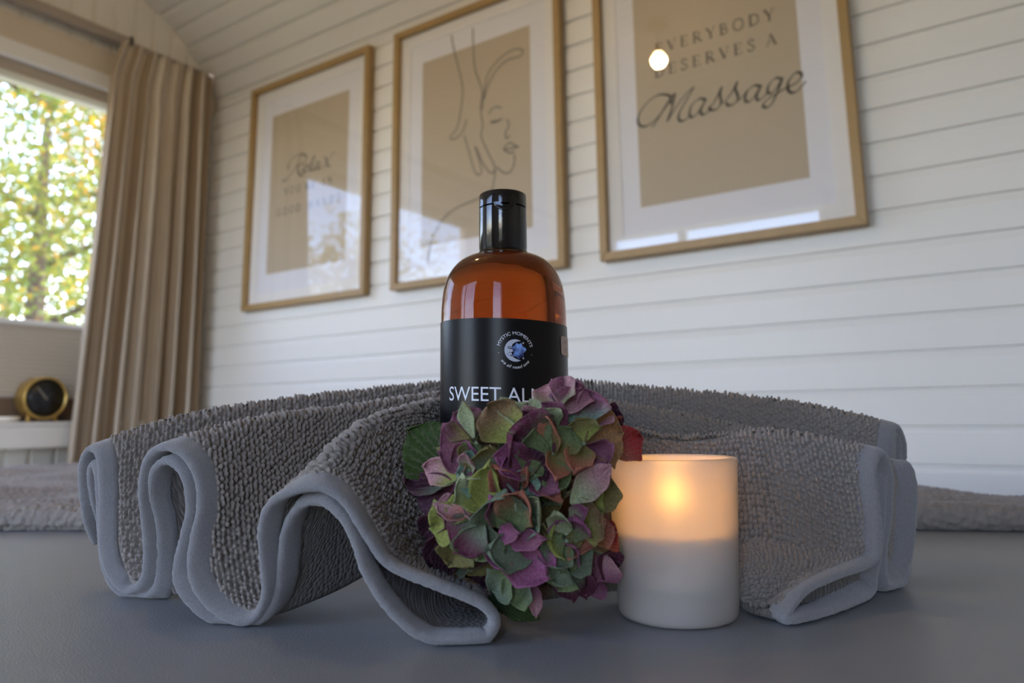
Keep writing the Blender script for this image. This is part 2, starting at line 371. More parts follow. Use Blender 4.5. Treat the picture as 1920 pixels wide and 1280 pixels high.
# barrel ceiling, boards run along x
half = [(1.404, 1.035), (1.394, 1.072), (1.366, 1.127), (1.325, 1.182), (1.267, 1.236), (1.207, 1.275), (1.13, 1.308), (1.0, 1.345), (0.8, 1.385), (0.55, 1.415), (0.3, 1.43), (0.15, 1.433)]
full = half + [(0.30 - y, z) for y, z in half[-2::-1]]
cv = arc_resample(catmull([(y, z, 0) for y, z in full], 900), 1600)
sl = np.r_[0, np.cumsum(np.linalg.norm(np.diff(cv, axis=0), axis=1))]
tg = np.gradient(cv, axis=0); tg /= np.linalg.norm(tg, axis=1)[:, None]
rows = []
for s, o in board_profile(sl[-1], 0.028):
    y, z = np.interp(s, sl, cv[:, 0]), np.interp(s, sl, cv[:, 1]); ty, tz = np.interp(s, sl, tg[:, 0]), np.interp(s, sl, tg[:, 1])
    ny, nz = tz, -ty                     # towards the room
    if ny * (0.15 - y) + nz * (0.2 - z) < 0: ny, nz = -ny, -nz
    rows.append([(x, y + ny * o, z + nz * o) for x in (GABLE_X - 0.05, END_X + 0.05)])
mb = MB(); mb.grid(np.array(rows))
tag(mb.build('ceiling', M['ceil']), 'whitewashed boarded barrel ceiling curving down to the picture wall', 'ceiling', kind='structure')

# gable wall with the window: boards upright
def gable_panel(mb, y0, y1, z0, z1, x=GABLE_X):
    if y1 - y0 < 1e-4: return
    mb.grid(np.array([[(x + o, y0 + s, z) for z in (z0, z1)] for s, o in board_profile(y1 - y0, (0.012 - y0) % PITCH_B)]))
mb = MB()
gable_panel(mb, BACK_Y - 0.02, WALL_Y + 0.02, 0.963, 1.5)
gable_panel(mb, BACK_Y - 0.02, WIN_Y0, FLOOR_Z, 0.963)
gable_panel(mb, WIN_Y1, WALL_Y + 0.02, FLOOR_Z, 0.963)
gable_panel(mb, WIN_Y0, WIN_Y1, FLOOR_Z, -0.0)
# reveal of the opening
mb.box(GABLE_X - 0.10, GABLE_X - 0.001, WIN_Y1, WIN_Y1 + 0.02, WIN_Z0 - .02, WIN_Z1 + .02)
mb.box(GABLE_X - 0.10, GABLE_X - 0.001, WIN_Y0 - 0.02, WIN_Y0, WIN_Z0 - .02, WIN_Z1 + .02)
mb.box(GABLE_X - 0.10, GABLE_X - 0.001, WIN_Y0, WIN_Y1, WIN_Z1, WIN_Z1 + .02)
mb.box(GABLE_X - 0.10, GABLE_X - 0.001, WIN_Y0, WIN_Y1, WIN_Z0 - 0.03, WIN_Z0 - 0.008)
tag(mb.build('wall_left', M['paint']), 'cream upright boarded gable wall around the window', 'wall', kind='structure')

# long wall behind the camera, with its own window
mb = MB()
for x0, x1, a, b in ((GABLE_X - .05, BW_X0, FLOOR_Z, 1.045), (BW_X1, B3_X0, FLOOR_Z, 1.045), (B3_X1, END_X + .05, FLOOR_Z, 1.045), (BW_X0, BW_X1, FLOOR_Z, BW_Z0), (BW_X0, BW_X1, BW_Z1, 1.07), (B3_X0, B3_X1, FLOOR_Z, BW_Z0), (B3_X0, B3_X1, BW_Z1, 1.07)):
    pr = board_profile(b - a, (Z_GROOVE - a) % PITCH_B)
    mb.grid(np.array([[(x, BACK_Y + o, a + s) for x in (x0, x1)] for s, o in pr]))
tag(mb.build('wall_front', M['board']), 'white boarded wall opposite the pictures', 'wall', kind='structure')
mb = MB()
for y0, y1, a, b in ((BACK_Y - .05, WALL_Y + .05, FLOOR_Z, 1.5),):
    mb.grid(np.array([[(END_X - o, y0 + s, z) for z in (a, b)] for s, o in board_profile(y1 - y0, 0.02)]))
tag(mb.build('wall_right', M['paint']), 'white boarded end wall', 'wall', kind='structure')
mb = MB(); mb.box(GABLE_X - .1, END_X + .1, BACK_Y - .1, WALL_Y + .1, FLOOR_Z - .05, FLOOR_Z)
tag(mb.build('floor', M['floor']), 'brown wooden floor boards', 'floor', kind='structure')

def window(name, axis, pos, a0, a1, z0, z1, label, mullions=(), fr=0.045, dep=0.05, drop_top=0.0):
    """Casement: outer frame, glass pane; axis 'x' = lies in a plane x = pos, 'y' = in a plane y = pos."""
    def bx(mb, u0, u1, w0, w1, d0, d1):
        if axis == 'x': mb.box(pos + d0, pos + d1, u0, u1, w0, w1)
        else: mb.box(u0, u1, pos + d0, pos + d1, w0, w1)
    mb = MB()
    bx(mb, a0, a0 + fr, z0, z1, -dep / 2, dep / 2); bx(mb, a1 - fr, a1, z0, z1, -dep / 2, dep / 2)
    bx(mb, a0 + fr, a1 - fr, z1 - fr - drop_top, z1, -dep / 2, dep / 2); bx(mb, a0 + fr, a1 - fr, z0, z0 + fr, -dep / 2, dep / 2)
    for m in mullions: bx(mb, m - 0.022, m + 0.022, z0 + fr, z1 - fr - drop_top, -dep / 2, dep / 2)
    o = mb.build(name, M['winframe'], bevel=0.003); tag(o, label, 'window', kind='structure')
    us, ws = (a0 + fr - .004, a1 - fr + .004), (z0 + fr - .004, z1 - fr - drop_top + .004)
    g = MB(); g.grid(np.array([[((pos, u, w) if axis == 'x' else (u, pos, w)) for u in us] for w in ws]))
    p = g.build('window_pane', M['pane'], o)
    return o
# the head rail shows below the top frame, then a thin bead and the glass (its top edge at 0.91)
window('window_1', 'x', GABLE_X - 0.055, WIN_Y0, WIN_Y1, WIN_Z0, 0.968, 'white gable window with tree view behind the curtain', fr=0.022, dep=0.04, drop_top=0.017)
window('window_2', 'y', BACK_Y - 0.045, BW_X0, BW_X1, BW_Z0, BW_Z1, 'white two-light window opposite the pictures', mullions=(-1.50,), fr=0.03, dep=0.05)

window('added_window', 'y', BACK_Y - 0.045, B3_X0, B3_X1, BW_Z0, BW_Z1, 'unseen white window added behind the viewer for front light', fr=0.03, dep=0.05)

# trims round the gable window
mb = MB(); mb.box(GABLE_X, GABLE_X + 0.016, BACK_Y, WALL_Y - 0.002, 1.013, 1.088)
tag(mb.build('trim_1', M['trimwood'], bevel=0.003), 'wide cream board over the gable window', 'trim', kind='structure')
mb = MB(); mb.box(GABLE_X - 0.004, GABLE_X + 0.022, WIN_Y0 - 0.05, WIN_Y1 + 0.05, 0.967, 1.013)
tag(mb.build('trim_2', M['winframe'], bevel=0.003), 'white architrave along the window head', 'trim', kind='structure')
mb = MB(); mb.box(GABLE_X - 0.036, GABLE_X + 0.002, WIN_Y0, WIN_Y1, 0.931, 0.967)
hr = mb.build('blind_headrail', M['taupe'], bevel=0.004); tag(hr, 'taupe blind head rail along the top of the gable window', 'blind rail')
mb = MB(); mb.box(GABLE_X - 0.002, GABLE_X + 0.02, WIN_Y1, WIN_Y1 + 0.05, WIN_Z0, 0.967)
mb.box(GABLE_X - 0.002, GABLE_X + 0.02, WIN_Y0 - 0.05, WIN_Y0, WIN_Z0, 0.967)
tag(mb.build('trim_3', M['winframe'], bevel=0.003), 'white side casing of the gable window', 'trim', kind='structure')
# sill board and apron
mb = MB(); mb.box(GABLE_X - 0.09, GABLE_X + 0.058, WIN_Y0 - 0.06, WALL_Y - 0.004, -0.010, 0.0); mb.box(GABLE_X + 0.028, GABLE_X + 0.054, WIN_Y0 - 0.06, WALL_Y - 0.004, -0.066, -0.010)
tag(mb.build('trim_4', M['paint'], bevel=0.003), 'white window sill with deep front board carrying the clock', 'trim', kind='structure')

# white bench under the window, its top just shows over the towel
e = empty('window_bench', (-1.98, 0.55, FLOOR_Z), 'white painted bench under the gable window behind the towel', 'bench')
mb = MB(); mb.box(GABLE_X + 0.004, -1.79, -0.6, 0.92, -0.136, -0.118); mb.build('bench_top', M['paint'], e, bevel=0.004)
mb = MB(); mb.box(GABLE_X + 0.012, -1.83, -0.58, 0.90, FLOOR_Z, -0.136); mb.build('bench_front', M['paint'], e)

# curtain rail
e = empty('curtain_rail', (GABLE_X + 0.03, 0.2, 1.125), 'grey beige curtain rail above the gable window', 'curtain rail')
mb = MB(); mb.box(GABLE_X + 0.018, GABLE_X + 0.048, BACK_Y + 0.05, 1.10, 1.113, 1.142); mb.build('rail', M['rail'], e, bevel=0.003)
mb = MB(); mb.tube([(GABLE_X + 0.04, 1.09, 1.126), (GABLE_X + 0.04, WALL_Y - 0.006, 1.126)], 0.006); mb.build('rod', M['rail'], e, smooth=True)
for y in (1.09,):
    mb = MB(); mb.box(GABLE_X, GABLE_X + 0.05, y - .005, y + .005, 1.112, 1.146); mb.build('bracket', M['dark'], e, bevel=0.002)

def curtain(name, path_top, path_bot, z_top, z_bot, folds, amp, mat, label, nrm, group=None, seed=1):
    """Hanging panel: heading pinched into flat pleats, folds deepening downwards."""
    r = np.random.default_rng(seed); nu, nv = folds * 16 + 1, 60
    ph = np.cumsum(np.r_[0, r.uniform(0.75, 1.25, folds)]); ph = ph / ph[-1]
    depth = r.uniform(0.65, 1.25, folds + 1); mb = MB(); P = np.zeros((nv, nu, 3)); UVs = np.zeros((nv, nu, 2)); n = np.array(nrm, float)
    cloth = 0
    for j in range(nv):
        w = j / (nv - 1); z = z_top + (z_bot - z_top) * w
        a = np.array(path_top[0]) * (1 - w) + np.array(path_bot[0]) * w; b = np.array(path_top[1]) * (1 - w) + np.array(path_bot[1]) * w
        sw = 0.35 * w * w
        for i in range(nu):
            u = i / (nu - 1); k = np.interp(u, ph, np.arange(folds + 1)); d = np.interp(k, np.arange(folds + 1), depth)
            wave = math.sin(2 * math.pi * k); am = amp * d * (0.55 + 0.45 * min(1, w * 3.0))
            if w < 0.09: wave = math.copysign(abs(wave) ** 0.5, wave) * 0.8
            lat = 0.28 * math.sin(4 * math.pi * k + 0.6) / folds
            q = a + (b - a) * (u + lat * (0.3 + w * .7) + 0.01 * math.sin(5 * w + 6 * k))
            q = q + n[:2] * (wave * am + sw * 0.03); q = q + (b - a) * (0.07 * (1 - u) * max(0, 1 - w / 0.055))
            P[j, i] = (q[0], q[1], z + (0.004 * math.sin(k * 6.28) if j == 0 else 0))
            UVs[j, i] = (u * folds * 0.085, w)
    mb.grid(P); o = mb.build(name, mat, smooth=True)
    uvl = o.data.uv_layers.new(name='UVMap'); idx = np.zeros(len(o.data.loops), int); o.data.loops.foreach_get('vertex_index', idx)
    uvl.data.foreach_set('uv', UVs.reshape(-1, 2)[idx].ravel())
    sm = o.modifiers.new('cloth', 'SOLIDIFY'); sm.thickness = 0.0015
    return tag(o, label, 'curtain', group)
cx = GABLE_X + 0.062
curtain('curtain', ((cx + 0.006, 1.026), (cx, 1.356)), ((cx + 0.012, 0.965), (cx, 1.374)), 1.112, FLOOR_Z + 0.02, 7, 0.027, M['curtain'],
        'beige striped curtain hanging in the corner beside the gable window', (1, 0, 0))
curtain('curtain', ((-0.74, BACK_Y + 0.07), (-0.50, BACK_Y + 0.07)), ((-0.76, BACK_Y + 0.07), (-0.48, BACK_Y + 0.07)), 1.08, FLOOR_Z + 0.02, 6, 0.018, M['curtain'],
        'beige striped curtain opposite the pictures, seen only mirrored in the glass', (0, 1, 0), seed=4)

# pleated blind on the lower window
e = empty('pleated_blind', (GABLE_X - 0.01, 0.5, 0.06), 'grey beige pleated blind covering the lower gable window', 'blind')
mb = MB(); zz = np.arange(0.062, 0.256, 0.0062); bx_ = GABLE_X - 0.018
P = np.array([[(bx_ + (0.007 if i % 2 else 0.0), y, z) for y in (WIN_Y0 + 0.012, WIN_Y1 - 0.012)] for i, z in enumerate(zz)]); mb.grid(P)
mb.build('pleats', M['blind'], e)
mb = MB(); mb.box(bx_ - .006, bx_ + .012, WIN_Y0 + .012, WIN_Y1 - .012, 0.254, 0.268); mb.build('top_rail', M['winframe'], e, bevel=0.003)
mb = MB(); mb.box(bx_ - .006, bx_ + .010, WIN_Y0 + .004, WIN_Y1 - .004, 0.002, 0.063); mb.build('bottom_rail', M['brown'], e, bevel=0.003)

# ------------------------------------------------------------------ garden outside
mb = MB(); mb.box(-40, 30, -40, 40, -1.45, -1.40)
tag(mb.build('ground', M['grass']), 'lawn outside the cabin', 'ground', kind='structure')
def tree(x, y, h, rad, n, leaf, pal, label, seed, squash=(1, 1, 1), trunk_h=1.2):
    r = np.random.default_rng(seed); e = empty('garden_tree', (x, y, -1.40), label, 'tree', 'trees outside the gable window')
    mb = MB(); mb.tube([(x, y, -1.4), (x + .05, y + .04, -1.4 + trunk_h), (x + .1, y - .05, -1.4 + h * .75)], [0.13, 0.10, 0.03], 10)
    for k in range(9):
        a = r.uniform(0, 6.28); z = -1.4 + r.uniform(0.35, .85) * h
        mb.tube([(x + .06, y, z - .3), (x + math.cos(a) * rad * .45, y + math.sin(a) * rad * .45, z), (x + math.cos(a) * rad * .8, y + math.sin(a) * rad * .8, z + .35)], [0.035, 0.02, 0.008], 6)
    mb.build('trunk', M['bark'], e, smooth=True)
    # clumps of leaves, then leaves in the clumps
    nc = 70; cl = r.normal(size=(nc, 3)); cl /= np.linalg.norm(cl, axis=1)[:, None]; cl *= r.uniform(0.25, 1.0, (nc, 1)) ** 0.6
    C = np.array([x, y, -1.4 + h * 0.58]) + cl * np.array([rad, rad, h * 0.46]) * np.array(squash)
    pick = r.integers(0, nc, n); p = C[pick] + r.normal(size=(n, 3)) * rad * 0.17
    d = r.normal(size=(n, 3)); d[:, 2] -= 0.5; d /= np.linalg.norm(d, axis=1)[:, None]
    s = np.cross(d, r.normal(size=(n, 3))); s /= np.linalg.norm(s, axis=1)[:, None]; nn = np.cross(d, s); L = leaf * r.uniform(0.7, 1.3, (n, 1)); W = L * 0.36
    V = np.stack([p, p + d * L * .5 + s * W + nn * L * .1, p + d * L, p + d * L * .5 - s * W + nn * L * .1], 1).reshape(-1, 3)
    me = bpy.data.meshes.new('foliage'); me.from_pydata(V.tolist(), [], (np.arange(n * 4).reshape(-1, 4)).tolist()); me.materials.append(M['foliage'])
    pal = np.array(pal); cw = r.integers(0, len(pal), nc); ci = np.where(r.random(n) < 0.75, cw[pick], r.integers(0, len(pal), n))
    colr = pal[ci] * r.uniform(0.75, 1.25, (n, 1)); ca = me.color_attributes.new('pigment', 'FLOAT_COLOR', 'POINT')
    ca.data.foreach_set('color', np.repeat(np.c_[colr, np.ones(n)], 4, axis=0).ravel().astype(np.float32))
    o = bpy.data.objects.new('foliage', me); COL.objects.link(o); put(o, e); return e
GREENS = [(0.20, 0.26, 0.045), (0.14, 0.22, 0.04), (0.30, 0.32, 0.06), (0.22, 0.28, 0.07), (0.26, 0.30, 0.05), (0.16, 0.22, 0.05), (0.24, 0.27, 0.06), (0.18, 0.24, 0.05), (0.50, 0.38, 0.05), (0.50, 0.30, 0.04)]
PALE = [(0.34, 0.32, 0.14), (0.40, 0.34, 0.16), (0.26, 0.28, 0.10), (0.44, 0.38, 0.2)]
tree(-6.6, 2.75, 5.2, 1.7, 42000, 0.048, GREENS, 'green and yellow autumn tree filling the gable window view', 3, (0.8, 1.1, 1.0))
tree(-8.6, -5.2, 4.5, 1.8, 15000, 0.085, PALE, 'pale autumn tree mirrored low in the left picture glass', 5)
tree(-10.8, 4.2, 4.9, 1.6, 4500, 0.10, GREENS, 'second green autumn tree further back beyond the gable window', 9)

# ------------------------------------------------------------------ hanging lamp (its bulb is mirrored in the right picture glass)
LX, LY, LZ = -0.985, 0.35, 1.285
e = empty('pendant_lamp', (LX, LY, 1.42), 'bare warm bulb hanging from the ceiling, mirrored in the right picture', 'lamp')
mb = MB(); mb.lathe([(0.0, 0), (0.035, 0.0), (0.04, -0.012), (0.012, -0.02), (0.0, -0.02)], (LX, LY, 1.425), 32); mb.build('ceiling_rose', M['brass'], e, smooth=True)
mb = MB(); mb.tube([(LX, LY, 1.41), (LX, LY, LZ + 0.06)], 0.003); mb.build('cord', M['dark'], e)
mb = MB(); mb.lathe([(0, .032), (0.014, 0.030), (0.015, 0.0), (0.0, 0.0)], (LX, LY, LZ + 0.028), 24); mb.build('socket', M['brass'], e, smooth=True)
mb = MB(); mb.lathe([(0.0, -0.027)] + [(0.027 * math.sin(a), -0.027 * math.cos(a)) for a in np.linspace(.15, 2.5, 14)] + [(0.012, 0.034), (0, 0.034)], (LX, LY, LZ), 32)
mb.build('bulb', M['bulb'], e, smooth=True)
pl = bpy.data.lights.new('bulb_light', 'POINT'); pl.energy = 20.0; pl.color = (1.0, 0.62, 0.26); pl.shadow_soft_size = 0.028
o = bpy.data.objects.new('bulb_light', pl); COL.objects.link(o); o.location = (LX, LY, LZ - 0.002); put(o, e)

# ------------------------------------------------------------------ framed prints
PRINT_Y = 1.395
def ribbon(mb, pts, wid, y, nib=None, n=None):
    """Flat pen stroke in a plane y = const. pts: (x, z); wid: width, or (thin, thick) with a nib angle."""
    P = catmull(np.array(pts, float), n or max(2, len(pts) * 7)) if len(pts) > 2 else np.linspace(pts[0], pts[1], 4)
    T = np.gradient(P, axis=0); T /= np.linalg.norm(T, axis=1)[:, None] + 1e-9; Nn = np.stack([-T[:, 1], T[:, 0]], 1)
    if nib is None: w = np.full(len(P), wid)
    else: w = wid[0] + (wid[1] - wid[0]) * np.abs(np.sin(np.arctan2(T[:, 1], T[:, 0]) - nib)) ** 1.5
    A, B = P + Nn * w[:, None] / 2, P - Nn * w[:, None] / 2
    mb.grid(np.array([[(a[0], y, a[1]), (b[0], y, b[1])] for a, b in zip(A, B)]))

def px_line(pts, ox, oy, s):      # traced points -> the print's own plane
    return [on_y(ox + x * s, oy + y * s, PRINT_Y)[[0, 2]] for x, y in pts]

def framed_print(cx, label):
    x0, x1, z0, z1 = cx - 0.2592, cx + 0.2592, 0.3215, 1.0275
    fy0, fy1, w = 1.378, WALL_Y - 0.0035, 0.0175
    e = empty('framed_print', (cx, fy1, (z0 + z1) / 2), label, 'picture', 'three framed prints on the wall')
    mb = MB()
    def bar(a, b, c, d):      # mitred bar from outer corner pair to inner corner pair
        pass
    O = [(x0, z0), (x1, z0), (x1, z1), (x0, z1)]; I = [(x0 + w, z0 + w), (x1 - w, z0 + w), (x1 - w, z1 - w), (x0 + w, z1 - w)]
    for k in range(4):
        a, b, c, d = O[k], O[(k + 1) % 4], I[(k + 1) % 4], I[k]
        v = [(p[0], y, p[1]) for y in (fy0, fy1) for p in (a, b, c, d)]
        mb.add(v, [(0, 1, 2, 3), (4, 7, 6, 5), (0, 4, 5, 1), (2, 6, 7, 3), (1, 5, 6, 2), (3, 7, 4, 0)])
    mb.build('frame', M['oak'], e, bevel=0.0012)
    mb = MB(); mb.box(x0 + w * .5, x1 - w * .5, PRINT_Y + 0.0005, PRINT_Y + 0.003, z0 + w * .5, z1 - w * .5)
    pp = mb.build('paper', M['paper'], e)
    mt = MB(); m = 0.049
    for a, b, c, d in ((x0 + w * .6, x1 - w * .6, z0 + w * .6, z0 + m), (x0 + w * .6, x1 - w * .6, z1 - m, z1 - w * .6), (x0 + w * .6, x0 + m, z0 + m, z1 - m), (x1 - m, x1 - w * .6, z0 + m, z1 - m)):
        mt.box(a, b, PRINT_Y - 0.0018, PRINT_Y + 0.0004, c, d)
    mt.build('mat', M['mat'], e)
    mb = MB(); mb.grid(np.array([[(cx + sx * 0.168, PRINT_Y + 0.0002, zz) for sx in (-1, 1)] for zz in (0.4265, 0.924)])); mb.build('print', M['beige'], e)
    mb = MB(); mb.box(x0 + w * .5, x1 - w * .5, 1.3855, 1.3870, z0 + w * .5, z1 - w * .5)
    g = MB(); g.grid(np.array([[(x, 1.386, z) for x in (x0 + w * .5, x1 - w * .5)] for z in (z0 + w * .5, z1 - w * .5)])); g.build('glass', M['picglass'], e)
    return e
P1 = framed_print(-1.6693, 'oak framed beige print reading Relax, nearest the curtain')
P2 = framed_print(-1.0580, 'oak framed line drawing of a face and hand, behind the bottle')
P3 = framed_print(-0.4540, 'oak framed beige print reading Everybody deserves a Massage')
IY = PRINT_Y - 0.0001

# serif capitals as pen strokes: name -> (advance, [(points, width)])
TK, TN, SE = 0.15, 0.055, 0.045
def bowl(x, z0, z1, r): zc = (z0 + z1) / 2; h = (z1 - z0) / 2; return [(x, z1), (x + r * .55, z1 - h * .03), (x + r, zc + h * .5), (x + r, zc - h * .5), (x + r * .55, z0 + h * .03), (x, z0)]
def stem(x, a=0.0, b=1.0): return [([(x, a), (x, b)], TK), ([(x - .16, a), (x + .16, a)], SE), ([(x - .16, b), (x + .16, b)], SE)]
GLY = {
 'E': (.78, stem(.16) + [([(.16, .98), (.62, .98)], TN), ([(.16, .02), (.66, .02)], TN), ([(.16, .52), (.5, .52)], TN), ([(.62, 1), (.62, .78)], TN), ([(.66, 0), (.66, .24)], TN), ([(.5, .62), (.5, .42)], TN)]),
 'V': (.86, [([(.08, 1), (.43, 0)], TK), ([(.43, 0), (.76, 1)], TN), ([(-.04, 1), (.24, 1)], SE), ([(.6, 1), (.9, 1)], SE)]),
 'R': (.86, stem(.16) + [(bowl(.16, .48, .98, .44), .085), ([(.36, .5), (.76, 0)], TK), ([(.66, .0), (.9, .0)], SE)]),
 'Y': (.82, [([(.06, 1), (.41, .46)], TK), ([(.41, .46), (.74, 1)], TN), ([(.41, .48), (.41, 0)], TK), ([(.25, 0), (.57, 0)], SE), ([(-.06, 1), (.22, 1)], SE), ([(.6, 1), (.86, 1)], SE)]),
 'B': (.80, stem(.16) + [(bowl(.16, .52, .98, .40), .085), (bowl(.16, .02, .52, .47), .095)]),
 'O': (.98, [([(.47, 1), (.2, .92), (.06, .5), (.2, .08), (.47, 0), (.74, .08), (.88, .5), (.74, .92), (.47, 1)], .105)]),
 'D': (.94, stem(.16) + [(bowl(.16, .02, .98, .62), .10)]),
 'S': (.68, [([(.52, .82), (.44, .96), (.28, 1), (.12, .9), (.12, .7), (.3, .54), (.5, .4), (.54, .2), (.42, .04), (.24, 0), (.08, .08), (.04, .22)], .10), ([(.54, .98), (.53, .74)], TN), ([(.04, .02), (.05, .26)], TN)]),
 'A': (.84, [([(.08, 0), (.42, 1)], TN), ([(.42, 1), (.78, 0)], TK), ([(.2, .32), (.62, .32)], TN), ([(-.04, 0), (.2, 0)], SE), ([(.62, 0), (.92, 0)], SE)]),
 'I': (.40, stem(.16)), 'H': (.96, stem(.16) + stem(.72) + [([(.16, .52), (.72, .52)], TN)]),
 'N': (.98, [([(.14, 0), (.14, 1)], TN), ([(.14, 1), (.76, 0)], TK), ([(.78, 0), (.78, 1)], TN), ([(0, 1), (.2, 1)], SE), ([(0, 0), (.28, 0)], SE), ([(.64, 1), (.92, 1)], SE)]),
 'U': (.92, [([(.16, 1), (.16, .3), (.26, .06), (.46, 0), (.66, .06), (.76, .3), (.76, 1)], .10), ([(0, 1), (.32, 1)], SE), ([(.62, 1), (.9, 1)], SE)]),
 'G': (.98, [([(.78, .8), (.66, .96), (.47, 1), (.2, .92), (.06, .5), (.2, .08), (.47, 0), (.7, .06), (.78, .2)], .10), ([(.78, 0), (.78, .4)], TK), ([(.6, .42), (.92, .42)], SE)]),
 "'": (.26, [([(.12, 1), (.09, .78)], .09)]), ' ': (.5, []),
}
def caps(mb, text, x, z, h, track, y=IY):
    """Letters from x rightwards, cap height h. Returns the width."""
    cx = x
    for ch in text:
        adv, st = GLY[ch]
        for pts, w in st: ribbon(mb, [(cx + px * h, z + pz * h) for px, pz in pts], w * h, y)
        cx += adv * h + track
    return cx - x - track
def caps_fit(mb, text, x0, x1, z, h):
    nat = sum(GLY[c][0] for c in text) * h; caps(mb, text, x0, z, h, (x1 - x0 - nat) / max(1, len(text) - 1))

for wd, a, b, z in (('EVERYBODY', -0.574, -0.327, 0.7535), ('DESERVES', -0.578, -0.366, 0.7020), ('A', -0.3465, -0.325, 0.7020)):
    mb = MB(); caps_fit(mb, wd, a, b, z, 0.0235); mb.build('printed_capitals', M['ink'], P3)
S3 = 1 / 2.56
mass = [[(455, 500), (452, 462), (400, 455), (345, 490), (300, 555), (303, 598), (335, 606), (375, 580), (420, 530), (470, 450)],
        [(366, 612), (400, 560), (445, 485), (476, 446)], [(476, 446), (462, 510), (437, 585)], [(437, 585), (480, 515), (530, 450), (568, 416)], [(568, 416), (530, 480), (495, 545), (497, 578), (520, 578), (550, 555)],
        [(622, 478), (592, 474), (556, 505), (545, 548), (560, 562), (590, 535), (626, 472), (600, 525), (604, 548), (622, 545), (650, 520)],
        [(636, 528), (672, 475), (700, 416), (692, 450), (696, 492), (678, 522), (648, 528), (640, 512)], [(696, 500), (720, 480), (750, 440), (774, 392), (766, 428), (778, 468), (760, 498), (730, 506), (722, 490)], [(768, 490), (800, 465), (822, 435)],
        [(884, 414), (856, 410), (822, 440), (812, 480), (830, 488), (856, 464), (890, 408), (868, 460), (872, 480), (890, 474), (920, 446)],
        [(984, 376), (956, 376), (926, 408), (920, 442), (940, 446), (966, 418), (992, 372), (968, 440), (940, 498), (914, 516), (898, 506), (920, 476), (970, 445), (1012, 420)],
        [(1012, 420), (1050, 402), (1082, 372), (1076, 348), (1048, 354), (1020, 392), (1018, 430), (1040, 446), (1070, 430), (1104, 388)]]
mb = MB()
for st in mass: ribbon(mb, px_line(st, 1080, 0, S3), (0.0021, 0.0064), IY, nib=math.radians(35))
mb.build('printed_script', M['ink'], P3)
S7 = 1 / 6.4
relax = [[(318, 498), (345, 505), (400, 455), (460, 370), (520, 250), (545, 205)], [(385, 368), (395, 310), (440, 240), (520, 190), (590, 195), (605, 240), (570, 290), (500, 325)], [(500, 325), (505, 390), (530, 435), (560, 440), (585, 410)],
         [(565, 385), (610, 350), (612, 318), (585, 320), (566, 370), (580, 405), (620, 385), (650, 345)], [(650, 345), (690, 270), (704, 215), (684, 220), (655, 310), (650, 370), (670, 385), (700, 355)],
         [(762, 285), (735, 280), (700, 330), (700, 368), (725, 362), (765, 285), (745, 345), (760, 360), (795, 330)], [(815, 230), (838, 225), (850, 280), (865, 330), (895, 325)], [(945, 150), (890, 230), (835, 300), (800, 345)]]
mb = MB()
for st in relax: ribbon(mb, px_line(st, 480, 260, S7), (0.002, 0.0055), IY, nib=math.radians(35))
mb.build('printed_script', M['ink'], P1)
for wd, a, b, z in (("YOU'RE", -1.768, -1.632, 0.659), ('IN', -1.600, -1.560, 0.659), ('GOOD', -1.800, -1.692, 0.600), ('HANDS', -1.660, -1.525, 0.600)):
    mb = MB(); caps_fit(mb, wd, a, b, z, 0.021); mb.build('printed_capitals', M['ink'], P1)
SC2 = 0.4376
face = [[(335, 150), (345, 210), (365, 290), (383, 380), (375, 470), (360, 545), (335, 580), (330, 595), (355, 592), (385, 560), (400, 510)],
        [(427, 120), (428, 190), (435, 290), (455, 350), (468, 400), (460, 460), (470, 540)], [(470, 540), (463, 585), (490, 650), (520, 715), (518, 770), (500, 825), (440, 855), (350, 895), (290, 950), (250, 1030), (232, 1120)],
        [(475, 425), (490, 370), (520, 310), (570, 260), (630, 240), (640, 215), (600, 213), (540, 253), (490, 320), (474, 405), (466, 470)], [(495, 490), (505, 470), (525, 458), (550, 462)], [(500, 525), (525, 523), (552, 508)], [(506, 520), (530, 518), (550, 510)],
        [(573, 510), (581, 540), (566, 570), (570, 592), (588, 580)], [(555, 640), (578, 615), (590, 612), (604, 622), (622, 628), (598, 634), (558, 642)], [(562, 645), (588, 656), (606, 646)], [(605, 660), (604, 700), (585, 738), (555, 738), (528, 715)],
        [(390, 580), (410, 650), (435, 735), (455, 748), (463, 730), (452, 680), (435, 625)], [(440, 630), (465, 690), (495, 735), (512, 740), (522, 722)]]
mb = MB()
for st in face: ribbon(mb, px_line(st, 700, 0, SC2), 0.0042, IY)
mb.build('line_drawing', M['inkline'], P2)

